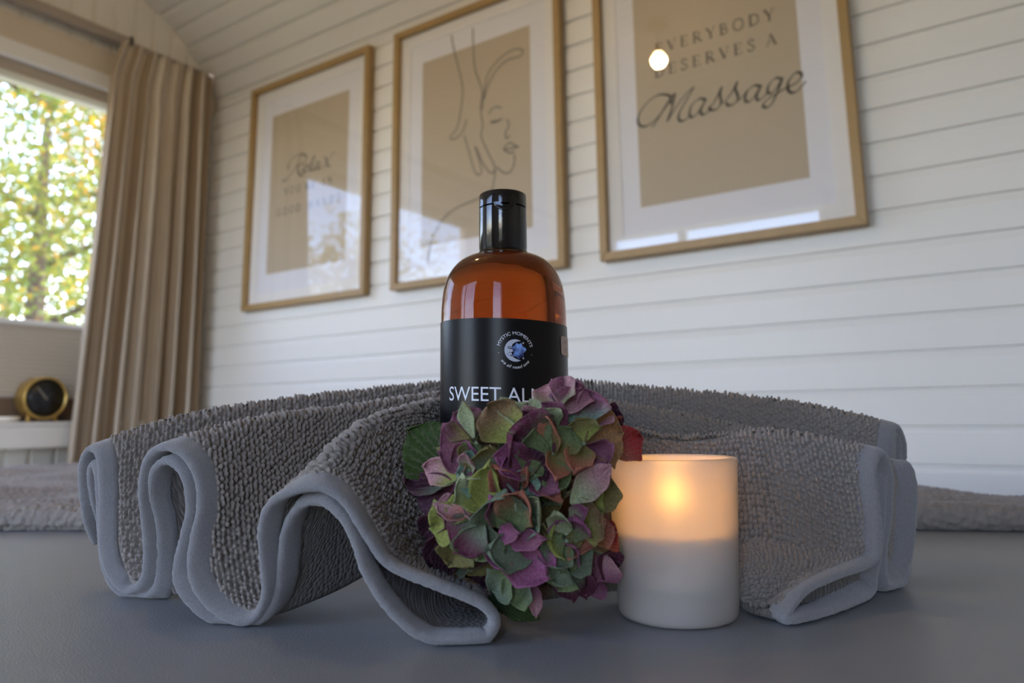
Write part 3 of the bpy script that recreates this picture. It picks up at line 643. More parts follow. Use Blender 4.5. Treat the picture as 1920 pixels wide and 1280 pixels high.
# ------------------------------------------------------------------ clock and small dish on the sill
def clock():
    c = np.array([GABLE_X + 0.026, 0.940, 0.062]); R = 0.0555
    e = empty('table_clock', (c[0], c[1], 0.0), 'round brass table clock with black dial on the window sill', 'clock')
    ax = np.array([0.80, -0.60, 0.0]) if False else np.array([0.905, 0.10, 0.0]); ax /= np.linalg.norm(ax)
    ax = np.array([math.cos(math.radians(3)), math.sin(math.radians(3)), 0.0])
    sd = np.array([-ax[1], ax[0], 0.0]); up = np.array([0, 0, 1.0])
    def ring(prof, n=64):
        return np.array([[c + ax * a + (sd * math.cos(2 * math.pi * k / n) + up * math.sin(2 * math.pi * k / n)) * r for k in range(n)] for r, a in prof])
    def rev(name, mat, prof, n=64):
        mb = MB(); mb.grid(ring(prof, n), closed_v=True); return mb.build(name, mat, e, smooth=True, recalc=True)
    D = 0.026
    rev('case', M['brass'], [(0.0, -D), (R - .004, -D), (R, -D + .004), (R, D - .002), (R - .001, D), (R - .0045, D), (R - .006, D - .004), (R - .007, D - .0065), (0, D - .0065)])
    rev('dial', M['clockface'], [(0.0, D - .005), (R - .0065, D - .005), (R - .0065, D - .0064), (0, D - .0064)])
    def hand(ang, L, w):
        d = sd * math.sin(ang) + up * math.cos(ang); p = np.cross(ax, d); mb = MB(); b = c + ax * (D - .0035)
        q = [b - d * L * .15 + p * w, b - d * L * .15 - p * w, b + d * L - p * w * .5, b + d * L + p * w * .5]
        mb.add([x for x in q] + [x + ax * .0008 for x in q], [(3, 2, 1, 0), (4, 5, 6, 7), (0, 1, 5, 4), (1, 2, 6, 5), (2, 3, 7, 6), (3, 0, 4, 7)]); return mb
    hand(math.radians(-40), 0.036, 0.0011).build('minute_hand', M['hand'], e)
    hand(math.radians(57), 0.023, 0.0015).build('hour_hand', M['dark'], e)
    for s in (-1, 1):
        b = c + sd * s * 0.034 + ax * 0.012; mb = MB(); mb.tube([b + (0, 0, -0.044), b + (0, 0, -0.054)], 0.003)
        mb.lathe([(0.0, -0.0062), (0.0045, -0.004), (0.0062, 0.0), (0.0045, 0.004), (0, 0.0062)], (b[0], b[1], 0.0062), 16); mb.build('foot', M['brass'], e, smooth=True)
    b = c - ax * 0.018; mb = MB(); mb.tube([b + (0, 0, -0.048), b + (0, 0, -0.0602)], 0.004); mb.build('rear_foot', M['brass'], e, smooth=True)
clock()
mb = MB(); mb.lathe([(0.0, 0.0), (0.016, 0.0), (0.024, 0.006), (0.025, 0.014), (0.022, 0.015), (0.018, 0.008), (0, 0.006)], (GABLE_X + .025, 0.868, 0.0), 40)
tag(mb.build('small_dish', M['cream'], smooth=True), 'small cream dish on the sill, left of the clock', 'dish')

# ------------------------------------------------------------------ massage table
e = empty('massage_table', (-0.45, 0.49, FLOOR_Z), 'grey vinyl topped massage table under the towels', 'massage table')
TX0, TX1, TY0, TY1 = -1.42, 0.46, 0.02, 0.875
mb = MB(); mb.box(TX0, TX1, TY0, TY1, TABLE_Z - 0.06, TABLE_Z)
tt = mb.build('padded_top', M['vinyl'], e); md = tt.modifiers.new('edge', 'BEVEL'); md.width = 0.012; md.segments = 4; md.limit_method = 'ANGLE'
mb = MB(); mb.box(TX0 + .03, TX1 - .03, TY0 + .03, TY1 - .03, TABLE_Z - 0.15, TABLE_Z - 0.06); mb.build('apron', M['trimwood'], e)
for sx in (TX0 + .09, TX1 - .09):
    for sy in (TY0 + .08, TY1 - .08):
        mb = MB(); mb.tube([(sx, sy, TABLE_Z - .15), (sx, sy, FLOOR_Z)], [0.028, 0.022], 12); mb.build('leg', M['oak'], e, smooth=True)

# ------------------------------------------------------------------ looped towelling
def loops_height(U, V, a=0.0031, b=0.0025, seed=3):
    """Height 0..1 of staggered, slightly tilted cotton loops at surface coordinates (U, V) in metres."""
    r = np.random.default_rng(seed); J = r.random((256, 256, 4)).astype(np.float32)
    x, y = U / a, V / b; j0 = np.floor(y).astype(int); best = np.zeros(U.shape, np.float32)
    for dj in (-1, 0, 1):
        j = j0 + dj; off = 0.5 * (j & 1); i0 = np.floor(x - off).astype(int)
        for di in (-1, 0, 1):
            i = i0 + di; q = J[i & 255, j & 255]
            cx = i + off + 0.5 + (q[..., 0] - .5) * 0.42; cy = j + 0.5 + (q[..., 1] - .5) * 0.34
            dx, dy = x - cx, y - cy; t = 0.55 + (q[..., 2] - .5) * 0.9; ct, st = np.cos(t), np.sin(t)
            p, s = ct * dx + st * dy, -st * dx + ct * dy
            h = (1 - (p / 0.58) ** 2 - (s / 0.47) ** 2); h = np.sqrt(np.maximum(h, 0)) * (0.78 + 0.44 * q[..., 3])
            best = np.maximum(best, h)
    return best

def grid_mesh(name, P, mat, uv=None, parent=None, flip=False, smooth=True):
    n, m = P.shape[:2]; me = bpy.data.meshes.new(name); idx = np.arange(n * m).reshape(n, m)
    q = np.stack([idx[:-1, :-1], idx[1:, :-1], idx[1:, 1:], idx[:-1, 1:]], -1).reshape(-1, 4)
    if flip: q = q[:, ::-1]
    me.vertices.add(n * m); me.vertices.foreach_set('co', P.reshape(-1).astype(np.float32))
    me.loops.add(q.size); me.loops.foreach_set('vertex_index', q.reshape(-1).astype(np.int32))
    me.polygons.add(len(q)); me.polygons.foreach_set('loop_start', np.arange(0, q.size, 4, dtype=np.int32)); me.polygons.foreach_set('loop_total', np.full(len(q), 4, np.int32))
    me.update(calc_edges=True)
    if smooth: me.polygons.foreach_set('use_smooth', np.ones(len(q), bool))
    if uv is not None:
        l = me.uv_layers.new(name='UVMap'); l.data.foreach_set('uv', uv.reshape(-1, 2)[q.reshape(-1)].ravel().astype(np.float32))
    me.materials.append(mat); o = bpy.data.objects.new(name, me); COL.objects.link(o)
    if parent is not None: put(o, parent)
    return o

def normals(P):
    a = np.gradient(P, axis=0); b = np.gradient(P, axis=1); n = np.cross(a, b); return n / (np.linalg.norm(n, axis=2)[..., None] + 1e-12)

K = True
def c7(x, y): return (140 + x * 0.4271, 700 + y * 0.4271)
def c8(x, y): return (1080 + x * 0.4375, 700 + y * 0.4375)
# front hem of the left fan, traced fold by fold: (crop x, crop y, distance, key?)
L0 = [(100, 740, .455, K), (60, 640, .452), (40, 480, .450), (45, 380, .447), (85, 326, .445, K), (118, 370, .440), (128, 500, .437), (128, 640, .434), (134, 780, .431), (172, 890, .429),
      (240, 945, .426, K), (302, 915, .420), (326, 810, .414), (317, 650, .407), (304, 500, .400), (332, 372, .394), (408, 320, .388, K), (500, 362, .384), (553, 470, .381), (560, 600, .378), (530, 740, .375), (525, 880, .372), (590, 1000, .370),
      (710, 1078, .366, K), (800, 1060, .364), (846, 960, .361), (836, 800, .358), (832, 670, .355), (884, 555, .352), (1050, 492, .348, K), (1180, 548, .346), (1290, 715, .343),
      (1390, 840, .341, K), (1600, 930, .337), (1780, 1005, .336), (1846, 1085, .335, K),
      (1800, 1165, .332), (1690, 1190, .3305, K), (1500, 1132, .332), (1370, 1010, .335), (1280, 865, .339, K), (1240, 745, .342), (1185, 635, .345), (1095, 556, .350, K), (1000, 572, .353), (938, 670, .356), (918, 800, .360), (905, 930, .363), (850, 1050, .365),
      (730, 1106, .3680, K), (580, 1055, .371), (475, 945, .374), (457, 860, .377), (492, 700, .380), (514, 590, .382), (492, 450, .385), (422, 380, .390, K), (358, 425, .395), (350, 530, .402), (380, 660, .408), (382, 820, .415), (365, 935, .420),
      (300, 982, .4255, K), (195, 945, .431), (142, 850, .434), (124, 720, .436), (118, 560, .438), (108, 440, .441), (93, 395, .445, K), (78, 435, .448), (88, 530, .45), (116, 640, .452, K)]
R0 = [(1388, 430, .522, K), (1398, 330, .512), (1385, 262, .506), (1355, 228, .500, K), (1340, 330, .492), (1352, 560, .484), (1355, 770, .475, K), (1372, 640, .468), (1380, 450, .460), (1408, 388, .455, K), (1440, 470, .450), (1438, 600, .445), (1425, 750, .440), (1388, 872, .431),
      (1325, 905, .420, K), (1305, 800, .416), (1330, 620, .414), (1334, 430, .412), (1298, 338, .408, K), (1265, 400, .404), (1278, 560, .400), (1286, 700, .398), (1262, 800, .395, K), (1110, 862, .382), (985, 922, .368), (908, 1010, .359, K),
      (892, 1062, .3565), (955, 1070, .358, K), (1100, 1030, .374), (1250, 938, .404, K), (1272, 860, .410), (1296, 700, .413), (1312, 428, .412, K), (1322, 560, .415), (1310, 780, .419), (1330, 932, .4215, K), (1400, 880, .433), (1418, 740, .441), (1422, 560, .447), (1404, 432, .456, K),
      (1380, 520, .462), (1372, 690, .468), (1360, 800, .476, K), (1350, 500, .486), (1352, 270, .501, K), (1375, 300, .508), (1380, 440, .518, K)]
def section_traced(T, cf):
    pts = np.array([atd(*cf(t[0], t[1]), t[2]) for t in T]); keys = [i for i, t in enumerate(T) if len(t) > 3]
    return pts, keys
def section_keys(r1, r2, r3, knee, tip, zv1, zv2, dz=0.007, mid=None):
    """Plain wave from crest points (px, py, distance); valleys lie midway in plan at the given heights. Second layer runs below."""
    A, B, C, Kn, T = [atd(*p) for p in (r1, r2, r3, knee, tip)]
    v1 = (A + B) / 2; v1[2] = zv1; v2 = (B + C) / 2; v2[2] = zv2
    fl = A + (A - B) * 0.5; fl[2] = max(zv1, -0.06)
    top = [fl, A, v1, B, v2, C, Kn, T]
    low = []
    for q, sgn in ((Kn, 1), (C, 1), (v2, 1), (B, 1), (v1, 1), (A, 1), (fl, 1)):
        p = q.copy(); p[2] -= dz * sgn; low.append(p)
    under = T.copy(); under[2] -= dz * .8; under += (Kn - T) * 0.10
    pts = top + [under] + low
    out = []; keys = []
    for i, p in enumerate(pts):
        keys.append(len(out)); out.append(p)
        if i < len(pts) - 1:
            q = pts[i + 1]; fl_ = abs(p[2] - q[2]) > 0.02
            for t in (0.18, 0.82) if fl_ else ():      # keep crests and valleys round
                w = t * t * (3 - 2 * t); m = p * (1 - t) + q * t; m[2] = p[2] * (1 - w * 1.0) + q[2] * w
                out.append(m)
    return np.array(out), keys
SECT = [section_traced(L0, c7),
        section_keys((345, 790, .462), (480, 797, .415), (645, 836, .372), (800, 1062, .385), (905, 1110, .398), -.085, -.085),
        section_keys((590, 751, .495), (660, 771, .455), (738, 781, .410), (848, 1040, .430), (925, 1085, .415), -.07, -.075),
        section_keys((945, 717, .535), (940, 733, .512), (935, 752, .490), (945, 1010, .472), (960, 1105, .392), -.02, -.03),
        section_keys((1215, 735, .525), (1225, 776, .492), (1250, 826, .452), (1290, 1020, .438), (1300, 1080, .430), -.06, -.06),
        section_keys((1470, 761, .508), (1455, 822, .468), (1450, 818, .428), (1490, 1033, .406), (1405, 1148, .3745), -.08, -.08),
        section_traced(R0, c8)]
ZMIN = TABLE_Z + 0.0034
def refine(sec, counts):
    pts, keys = sec; m = len(pts) - 1; C = catmull(pts, m * 24 + 1); out = []
    for a, b, n in zip(keys[:-1], keys[1:], counts):
        seg = arc_resample(C[a * 24:b * 24 + 1], n + 1); out.append(seg[:-1])
    out.append(C[-1:]); P = np.vstack(out); P[:, 2] = np.maximum(P[:, 2], ZMIN); return P
NK = len(SECT[0][1])
assert all(len(s[1]) == NK for s in SECT), [len(s[1]) for s in SECT]
def loft(step):
    """Surface grid [along the folds' front edge s, across v] with roughly the given spacing (metres)."""
    lens = []
    for a in range(NK - 1):
        L = []
        for pts, keys in SECT:
            C = catmull(pts, (len(pts) - 1) * 24 + 1)[keys[a] * 24:keys[a + 1] * 24 + 1]; L.append(np.linalg.norm(np.diff(C, axis=0), axis=1).sum())
        lens.append(0.5 * np.mean(L) + 0.5 * max(L))
    counts = [max(3, int(round(l / step))) for l in lens]
    S = np.array([refine(s, counts) for s in SECT])               # [section, s, 3]
    d = np.r_[0, np.cumsum(np.linalg.norm(np.diff(S, axis=0), axis=2).mean(1))]
    nv = max(8, int(d[-1] / step)); v = np.linspace(0, d[-1], nv); out = np.zeros((S.shape[1], nv, 3))
    # monotone-ish cubic through the sections (Catmull-Rom with real spacing)
    Mt = np.zeros_like(S)
    for k in range(len(S)):
        a, b = max(k - 1, 0), min(k + 1, len(S) - 1); Mt[k] = (S[b] - S[a]) / (d[b] - d[a])
    for jj, x in enumerate(v):
        k = min(np.searchsorted(d, x, side='right') - 1, len(S) - 2); h = d[k + 1] - d[k]; t = (x - d[k]) / h
        out[:, jj] = (2 * t ** 3 - 3 * t ** 2 + 1) * S[k] + (t ** 3 - 2 * t ** 2 + t) * h * Mt[k] + (-2 * t ** 3 + 3 * t ** 2) * S[k + 1] + (t ** 3 - t ** 2) * h * Mt[k + 1]
    out[..., 2] = np.maximum(out[..., 2], ZMIN)
    return out, np.r_[0, np.cumsum(counts)], d

def surf_uv(P, anchor):
    du = np.linalg.norm(np.diff(P, axis=0), axis=2); U = np.vstack([np.zeros((1, P.shape[1])), np.cumsum(du, axis=0)]); U -= U[anchor:anchor + 1]
    dv = np.linalg.norm(np.diff(P, axis=1), axis=2); V = np.hstack([np.zeros((P.shape[0], 1)), np.cumsum(dv, axis=1)])
    c = P.shape[1] // 2; V -= V[:, c:c + 1]; return np.stack([U, V], -1)

tw = empty('hand_towel', tuple(atd(946, 900, .5) * [1, 1, 0] + [0, 0, TABLE_Z]), 'grey towel fanned into folds around the oil bottle', 'towel')
Pf, kf, dS = loft(0.0006)
ntop = kf[7] + 1                                   # keys 0..7 are the upper layer
Pt = Pf[:ntop]; n = normals(Pt); j0 = Pt.shape[1] // 3
if n[kf[3], j0, 2] < 0: n = -n
# soften the normals so loops do not collide in tight bends
uvt = surf_uv(Pt, kf[3]); H = loops_height(uvt[..., 0], uvt[..., 1])
edge = np.minimum(np.arange(Pt.shape[1]), np.arange(Pt.shape[1])[::-1]) * (dS[-1] / Pt.shape[1])
fade = np.clip((edge - 0.0065) / 0.003, 0, 1)[None, :, None]
Q = Pt + n * (0.0012 + fade * (0.0034 * H[..., None]))
grid_mesh('terry_face', Q, M['terry'], uvt, tw)
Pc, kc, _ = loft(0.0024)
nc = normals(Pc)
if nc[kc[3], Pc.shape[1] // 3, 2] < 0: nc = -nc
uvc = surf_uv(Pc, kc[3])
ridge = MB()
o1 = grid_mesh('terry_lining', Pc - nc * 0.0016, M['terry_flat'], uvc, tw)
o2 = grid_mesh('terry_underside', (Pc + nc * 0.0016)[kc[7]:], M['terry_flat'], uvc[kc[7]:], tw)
# bound hem along both fan edges: a flat rounded band swept along the front edge
def hem(name, col, sgn):
    Pm, km, _ = loft(0.0016); E0 = Pm[:, 0] if sgn > 0 else Pm[:, -1]; E1 = Pm[:, 3] if sgn > 0 else Pm[:, -4]
    nn = normals(Pm); nn = nn[:, 0] if sgn > 0 else nn[:, -1]
    t = np.gradient(E0, axis=0); t /= np.linalg.norm(t, axis=1)[:, None]
    b = E1 - E0; b -= t * (b * t).sum(1)[:, None]; b /= np.linalg.norm(b, axis=1)[:, None]
    ker = np.ones(5) / 5; b = np.stack([np.convolve(np.pad(b[:, k], 2, mode='edge'), ker, 'valid') for k in range(3)], 1); b /= np.linalg.norm(b, axis=1)[:, None]
    nn = np.cross(t, b); nn /= np.linalg.norm(nn, axis=1)[:, None]
    h = 0.0027; prof = [(0.0085, h * .72), (0.0078, h * .92), (0.0055, h), (0.001, h), (-0.0012, h * .86), (-0.0026, h * .5), (-0.0030, 0), (-0.0026, -h * .5), (-0.0012, -h * .86), (0.001, -h), (0.0055, -h), (0.0078, -h * .92), (0.0085, -h * .72)]
    R = np.array([[E0[i] + b[i] * p + nn[i] * q for p, q in prof] for i in range(len(E0))]); R[..., 2] = np.maximum(R[..., 2], TABLE_Z + 0.0003)
    rr = np.random.default_rng(5); R += rr.normal(size=R.shape) * 0.00012
    mb = MB(); mb.grid(R, closed_v=True, flip=sgn < 0); m = len(prof)
    mb.f.append(tuple(range(m))); mb.f.append(tuple(len(mb.v) - m + k for k in range(m))[::-1]); mb.m += [0, 0]
    o = mb.build(name, M['hem'], tw, smooth=True, recalc=True); o['label'] = 'smooth lighter grey hem'; return o
hem('hem', 0, 1); hem('hem', 0, -1)

# large towel lying flat behind: front edge a rolled fold, surface gently rumpled
def flat_towel():
    A, B = np.array([-1.16, 0.108]), np.array([0.20, 0.905])      # front edge line on the table
    d = (B - A) / np.linalg.norm(B - A); nb = np.array([-d[1], d[0]]); L = np.linalg.norm(B - A); st = 0.0019
    us = np.arange(0, L, st); hgt = 0.020
    # profile from under the front roll, up and over, then backwards
    th = np.linspace(-0.5 * math.pi, 0.5 * math.pi, 18); prof = [(0.011 - 0.011 * math.cos(a), hgt / 2 + hgt / 2 * math.sin(a)) for a in th]
    prof += [(0.011 + x, hgt) for x in np.arange(st, 0.62, st)]
    prof = np.array(prof); P = np.zeros((len(us), len(prof), 3)); U, W = np.meshgrid(us, prof[:, 0], indexing='ij')
    Hh = np.tile(prof[:, 1], (len(us), 1)); back = np.clip(W / 0.05, 0, 1)
    rum = 0.005 * np.sin(U * 9 + W * 14) + 0.004 * np.sin(U * 23 - W * 31 + 1) + 0.003 * np.sin(W * 60 + U * 12)
    Hh = Hh + back * (rum * .8 - 0.001) + 0.0022 * np.sin(U * 31) * np.clip(Hh / hgt, 0, 1)
    X = A[0] + d[0] * U + nb[0] * (W + 0.006 * np.sin(U * 17)); Y = A[1] + d[1] * U + nb[1] * (W + 0.006 * np.sin(U * 17))
    ex = np.maximum(0, TX0 + 0.006 - X); ey = np.maximum(0, Y - (TY1 - 0.006)); ef = np.maximum(0, TY0 + .004 - Y)
    over = np.maximum(np.maximum(ex, ey), ef)
    X = np.maximum(X, TX0 - 0.004 - 0.02 * np.clip(ex / .03, 0, 1)); Y = np.minimum(Y, TY1 + 0.004 + 0.02 * np.clip(ey / .03, 0, 1)); Y = np.maximum(Y, TY0 - .004 - .02 * np.clip(ef / .03, 0, 1))
    drop = np.where(over < 0.03, over ** 2 / 0.06, over - 0.015); drop = np.minimum(drop, 0.30)
    P[..., 0] = X; P[..., 1] = Y; P[..., 2] = TABLE_Z + 0.001 + np.maximum(Hh, 0.0) - drop
    uv = surf_uv(P, 0); n = normals(P)
    if n[len(us) // 2, 60, 2] < 0: n = -n
    h = loops_height(uv[..., 0], uv[..., 1], 0.0038, 0.0032, 8); P = P + n * (0.0030 * h[..., None])
    P[..., 2] = np.where(over <= 0, np.maximum(P[..., 2], TABLE_Z + 0.0004), P[..., 2])
    o = grid_mesh('bath_towel', P, M['terry'], uv)
    return tag(o, 'large grey towel lying flat across the table behind the folds', 'towel')
flat_towel()

# ------------------------------------------------------------------ amber oil bottle
BD = 0.430; _c = atd(946, 760, BD); BC = np.array([_c[0], _c[1]])
def bz(y):                                          # height on the bottle's axis seen at image row y
    r = ray(946, y); return r[2] / math.hypot(r[0], r[1]) * math.hypot(*BC)
PXM = BD / F
BASE_Z = TABLE_Z + 0.0145
R_B = 119.5 * PXM
bottle = empty('oil_bottle', (BC[0], BC[1], BASE_Z), 'amber oil bottle with black flip cap and black label', 'bottle')
sh = [(0.0, 474), (0.40 * R_B, 474), (0.42 * R_B, 480), (0.55 * R_B, 483), (0.70 * R_B, 492), (0.82 * R_B, 506), (0.905 * R_B, 523), (0.962 * R_B, 545), (0.99 * R_B, 570), (R_B, 600)]
zt = [(r, bz(y)) for r, y in sh]
rs = arc_resample(catmull(np.array(zt[1:]), 120), 60)
prof = [(0.0, BASE_Z)] + [(R_B * math.sin(a) * .25 + R_B * .75, BASE_Z + R_B * .25 * (1 - math.cos(a))) for a in np.linspace(0, math.pi / 2, 8)] + [tuple(p) for p in rs[::-1]] + [(0.0, zt[0][1])]
prof = [p for p in prof]
mb = MB(); mb.lathe(prof, (BC[0], BC[1], 0), 128)
mb.build('bottle_body', M['amber'], bottle, smooth=True, recalc=True)
# flip cap: skirt, lid with parting groove, thumb notch
z0c, z1c, zs = bz(477), bz(366), bz(393); rc = 46.5 * PXM
mb = MB(); mb.lathe([(0, z0c), (rc * .86, z0c), (rc * .93, z0c + .0006), (rc * .985, z0c + .0022), (rc * .985, z0c + .0026), (rc, z0c + .003), (rc, zs - .0005), (rc - .0005, zs - .0002), (rc - .0008, zs), (0, zs)], (BC[0], BC[1], 0), 96)
cap = mb.build('cap', M['black'], bottle, smooth=False, recalc=True)
mb = MB(); mb.lathe([(0, zs + .0001), (rc - .0008, zs + .0001), (rc - .0004, zs + .0003), (rc, zs + .0006), (rc, z1c - .0012), (rc - .0003, z1c - .0005), (rc - .0010, z1c), (0, z1c + .0002)], (BC[0], BC[1], 0), 96)
lid = mb.build('cap_lid', M['black'], bottle, smooth=False, recalc=True)
for o in (cap, lid):
    for p in o.data.polygons: p.use_smooth = True
    o.data.set_sharp_from_angle(angle=math.radians(30))
# directions on the bottle: angle 0 faces the eye, positive to the right
to_eye = -BC / np.linalg.norm(BC); right_b = np.array([-to_eye[1], to_eye[0]])
if right_b @ RT[:2] < 0: right_b = -right_b
def on_bottle(a, z, r): q = BC + r * (math.cos(a) * to_eye + math.sin(a) * right_b); return (q[0], q[1], z)
mb = MB(); th = np.linspace(0, math.pi, 17); w = .0068; gz = zs + .0004
rows = [[on_bottle((0.10 + math.cos(t) * w * k / rc), gz + .0006 - math.sin(t) * w * .8 * k, rc + d) for t in th] for k, d in ((1.0, .00005), (0.94, .0005), (0.86, .0003), (0.4, .00015))]
mb.grid(np.array(rows)); nt_ = mb.build('thumb_notch', M['black'], lid, smooth=True, recalc=True)

# label sleeve, hung a touch askew
R_L = R_B + 0.0003; TILT = 0.0016
zl1, zl0 = bz(611.5), BASE_Z + 0.012
mb = MB(); A = np.linspace(-math.pi * 0.985, math.pi * 0.985, 160)
mb.grid(np.array([[on_bottle(a, z - TILT * math.sin(a), r) for a in A] for z, r in ((zl1, R_B - .0001), (zl1, R_L), (zl1 * .5 + zl0 * .5, R_L), (zl0, R_L), (zl0, R_B - .0001))]))
lab = mb.build('label', M['label'], bottle, smooth=False, recalc=True)
for p in lab.data.polygons: p.use_smooth = True
lab.data.set_sharp_from_angle(angle=math.radians(40))

def text_verts(txt, size, shear=0.0, spacing=1.0):
    cu = bpy.data.curves.new('t', 'FONT'); cu.body = txt; cu.size = size; cu.shear = shear; cu.space_character = spacing; cu.resolution_u = 4
    o = bpy.data.objects.new('t', cu); COL.objects.link(o); dg = bpy.context.evaluated_depsgraph_get(); dg.update()
    me = bpy.data.meshes.new_from_object(o.evaluated_get(dg)); v = np.array([x.co[:2] for x in me.vertices]); f = [tuple(p.vertices) for p in me.polygons]
    bpy.data.objects.remove(o); bpy.data.curves.remove(cu); bpy.data.meshes.remove(me); return v, f
RT_ = R_L + 0.00022
def wrap(mb, v2, f):                                # (arc length, height) -> the cylinder
    mb.add([on_bottle(x / R_L, z - TILT * math.sin(x / R_L), RT_) for x, z in v2], f)
def px_arc(x): return R_L * math.asin(max(-1, min(1, (x - 946) / 120.0)))
v, f = text_verts('SWEET ALMOND', 0.01)
hcap = bz(730) - bz(755); v[:, 1] -= v[:, 1].min(); v[:, 1] *= hcap / v[:, 1].max(); 
v8, _ = text_verts('SWEET AL', 0.01); wid8 = v8[:, 0].max() - v8[:, 0].min()
v[:, 0] = (v[:, 0] - v[:, 0].min()) * (px_arc(990) - px_arc(849)) / wid8 + px_arc(849); v[:, 1] += bz(755.5)
mb = MB(); wrap(mb, v, f); mb.build('product_name', M['white_print'], lab)
mb = MB(); xs = np.linspace(px_arc(870), px_arc(1052), 30); zz = bz(774); mb.grid(np.array([[on_bottle(x / R_L, z - TILT * math.sin(x / R_L), RT_) for x in xs] for z in (zz, zz + .0003)])); mb.build('rule', M['white_print'], lab)
# round emblem: moon with a face turned to a starry blue cloud, lettering around
EC = np.array([px_arc(965.5), bz(666.5)]); u_ = PXM * 1.0
def arc_text(txt, rad, a_mid, size, inside=False, shear=0.0, spacing=1.0, span=None):
    v, f = text_verts(txt, size, shear, spacing); x = v[:, 0] - (v[:, 0].min() + v[:, 0].max()) / 2
    if span: x *= span * rad / (x.max() - x.min())
    y = v[:, 1]
    if not inside: a = a_mid - x / rad; r = rad + y
    else: a = a_mid + x / rad; r = rad - y
    mb = MB(); wrap(mb, np.stack([EC[0] + r * np.cos(a), EC[1] + r * np.sin(a)], 1), f); return mb
arc_text('MYSTIC MOMENTS', 27.5 * u_, math.radians(90), 8.2 * u_, span=math.radians(150)).build('emblem_lettering', M['white_print'], lab)
arc_text('we all need one', 31.5 * u_, math.radians(270), 7.8 * u_, inside=True, shear=0.3, span=math.radians(108)).build('emblem_motto', M['white_print'], lab)
def disc(pts): mb = MB(); wrap(mb, np.array(pts), [tuple(range(len(pts)))]); return mb
def E2(x, y): return (EC[0] + x * u_, EC[1] + y * u_)
# crescent with nose and chin: outer arc left, profile right
outl = [E2(19 * math.cos(t), 19.5 * math.sin(t)) for t in np.radians(np.linspace(58, 300, 40))]
profl = [(9, -16.5), (4, -15), (-1, -12.5), (-4, -10), (-3.0, -8.5), (-5.5, -7.2), (-4.2, -5.6), (-6.0, -4.5), (-5.0, -2.8), (-2.2, -1.6), (-3.6, 1.0), (-5.2, 4.0), (-4.6, 8), (-2.5, 11.5), (2, 14.5), (6, 16)]
mb = MB(); n1 = len(outl); pr_ = [E2(x - 1.5, y) for x, y in profl][::-1]; pr2 = arc_resample(np.array(pr_), n1)
mb.grid(np.array([[on_bottle(p[0] / R_L, p[1] - TILT * math.sin(p[0] / R_L), RT_) for p in row] for row in (outl, pr2)])); mb.build('emblem_moon', M['moon'], lab)
mb = MB(); RT_ += 0.00006
for k in range(9):
    pass
cl = [E2(6 + (11.5 + 2.2 * math.sin(5 * t + 0.5)) * math.cos(t), 0 + (13 + 1.6 * math.sin(7 * t)) * math.sin(t)) for t in np.linspace(0, 2 * math.pi, 60, endpoint=False)]
ctr = E2(6, 0); vs = np.vstack([[ctr], cl]); wrap(mb, vs, [(0, 1 + k, 1 + (k + 1) % 60) for k in range(60)]); mb.build('emblem_cloud', M['galaxy'], lab)
mb = MB(); RT_ += 0.00006
for sx, sy, sr in ((14, 13.5, 2.3), (14, -13, 2.1), (9, 4, .8), (16, 1, .7), (5, 8, .7), (-29, -5, 1.2), (29.5, -6, 1.0)):
    pts = [E2(sx + sr * (1.0 if k % 2 == 0 else .38) * math.cos(k * math.pi / 5 + .3), sy + sr * (1.0 if k % 2 == 0 else .38) * math.sin(k * math.pi / 5 + .3)) for k in range(10)]
    vs = np.vstack([[E2(sx, sy)], pts]); wrap(mb, vs, [(0, 1 + k, 1 + (k + 1) % 10) for k in range(10)])
mb.build('emblem_stars', M['white_print'], lab)
mb = MB()
def stroke2(pts, w):
    P = catmull(np.array(pts, float), len(pts) * 5); T = np.gradient(P, axis=0); T /= np.linalg.norm(T, axis=1)[:, None]; Nn = np.stack([-T[:, 1], T[:, 0]], 1)
    g = []
    for s in (1, -1): g.append([(lambda q: on_bottle(q[0] / R_L, q[1] - TILT * math.sin(q[0] / R_L), RT_))(E2(*(p + s * nn * w / 2))) for p, nn in zip(P, Nn)])
    mb.grid(np.array(g))
stroke2([(-13, 5.5), (-10, 6.8), (-7, 5.2)], 1.0); stroke2([(-13.5, 4.2), (-11, 3.6), (-8, 2.5), (-7, 4.5)], 1.4); stroke2([(-12, -4), (-9, -3.4), (-7.5, -5)], .8); stroke2([(-9.5, -8), (-7.5, -9.5), (-6, -9)], 1.5); stroke2([(-14, -6), (-13, -9)], .7)
mb.build('emblem_face', M['label'], lab)
# grey batch sticker at the right edge
RT_ = R_L + 0.0003
def rrect(x0, x1, z0, z1, r):
    return [(cx + r * math.cos(t), cz + r * math.sin(t)) for cx, cz, a in ((x1 - r, z1 - r, 0), (x0 + r, z1 - r, 90), (x0 + r, z0 + r, 180), (x1 - r, z0 + r, 270)) for t in np.radians(np.linspace(a, a + 90, 6))]
x0s = R_L * math.asin((1048.5 - 946) / 120); zs0, zs1 = bz(672) + .0016, bz(637) + .0016
mb = MB()
xs = np.linspace(x0s, x0s + .020, 14)
def cutz(x): d = max(0, .0012 - (x - x0s)); return .0012 - math.sqrt(max(0, .0012 ** 2 - d ** 2))
mb.grid(np.array([[on_bottle(x / R_L, z - TILT * math.sin(x / R_L), RT_) for x in xs for z in ((zs0 + cutz(x)) if k == 0 else (zs1 - cutz(x)),)] for k in (0, 1)]))
stk = mb.build('batch_sticker', M['grey_sticker'], bottle)
RT_ += 0.0001; v, f = text_verts('AL', 0.0030); mb = MB(); wrap(mb, v + [x0s + .0045, (zs0 + zs1) / 2 + .0012], f); v, f = text_verts('CC', 0.0030); wrap(mb, v + [x0s + .0045, (zs0 + zs1) / 2 - .0034], f)
mb.build('batch_print', M['label'], stk)

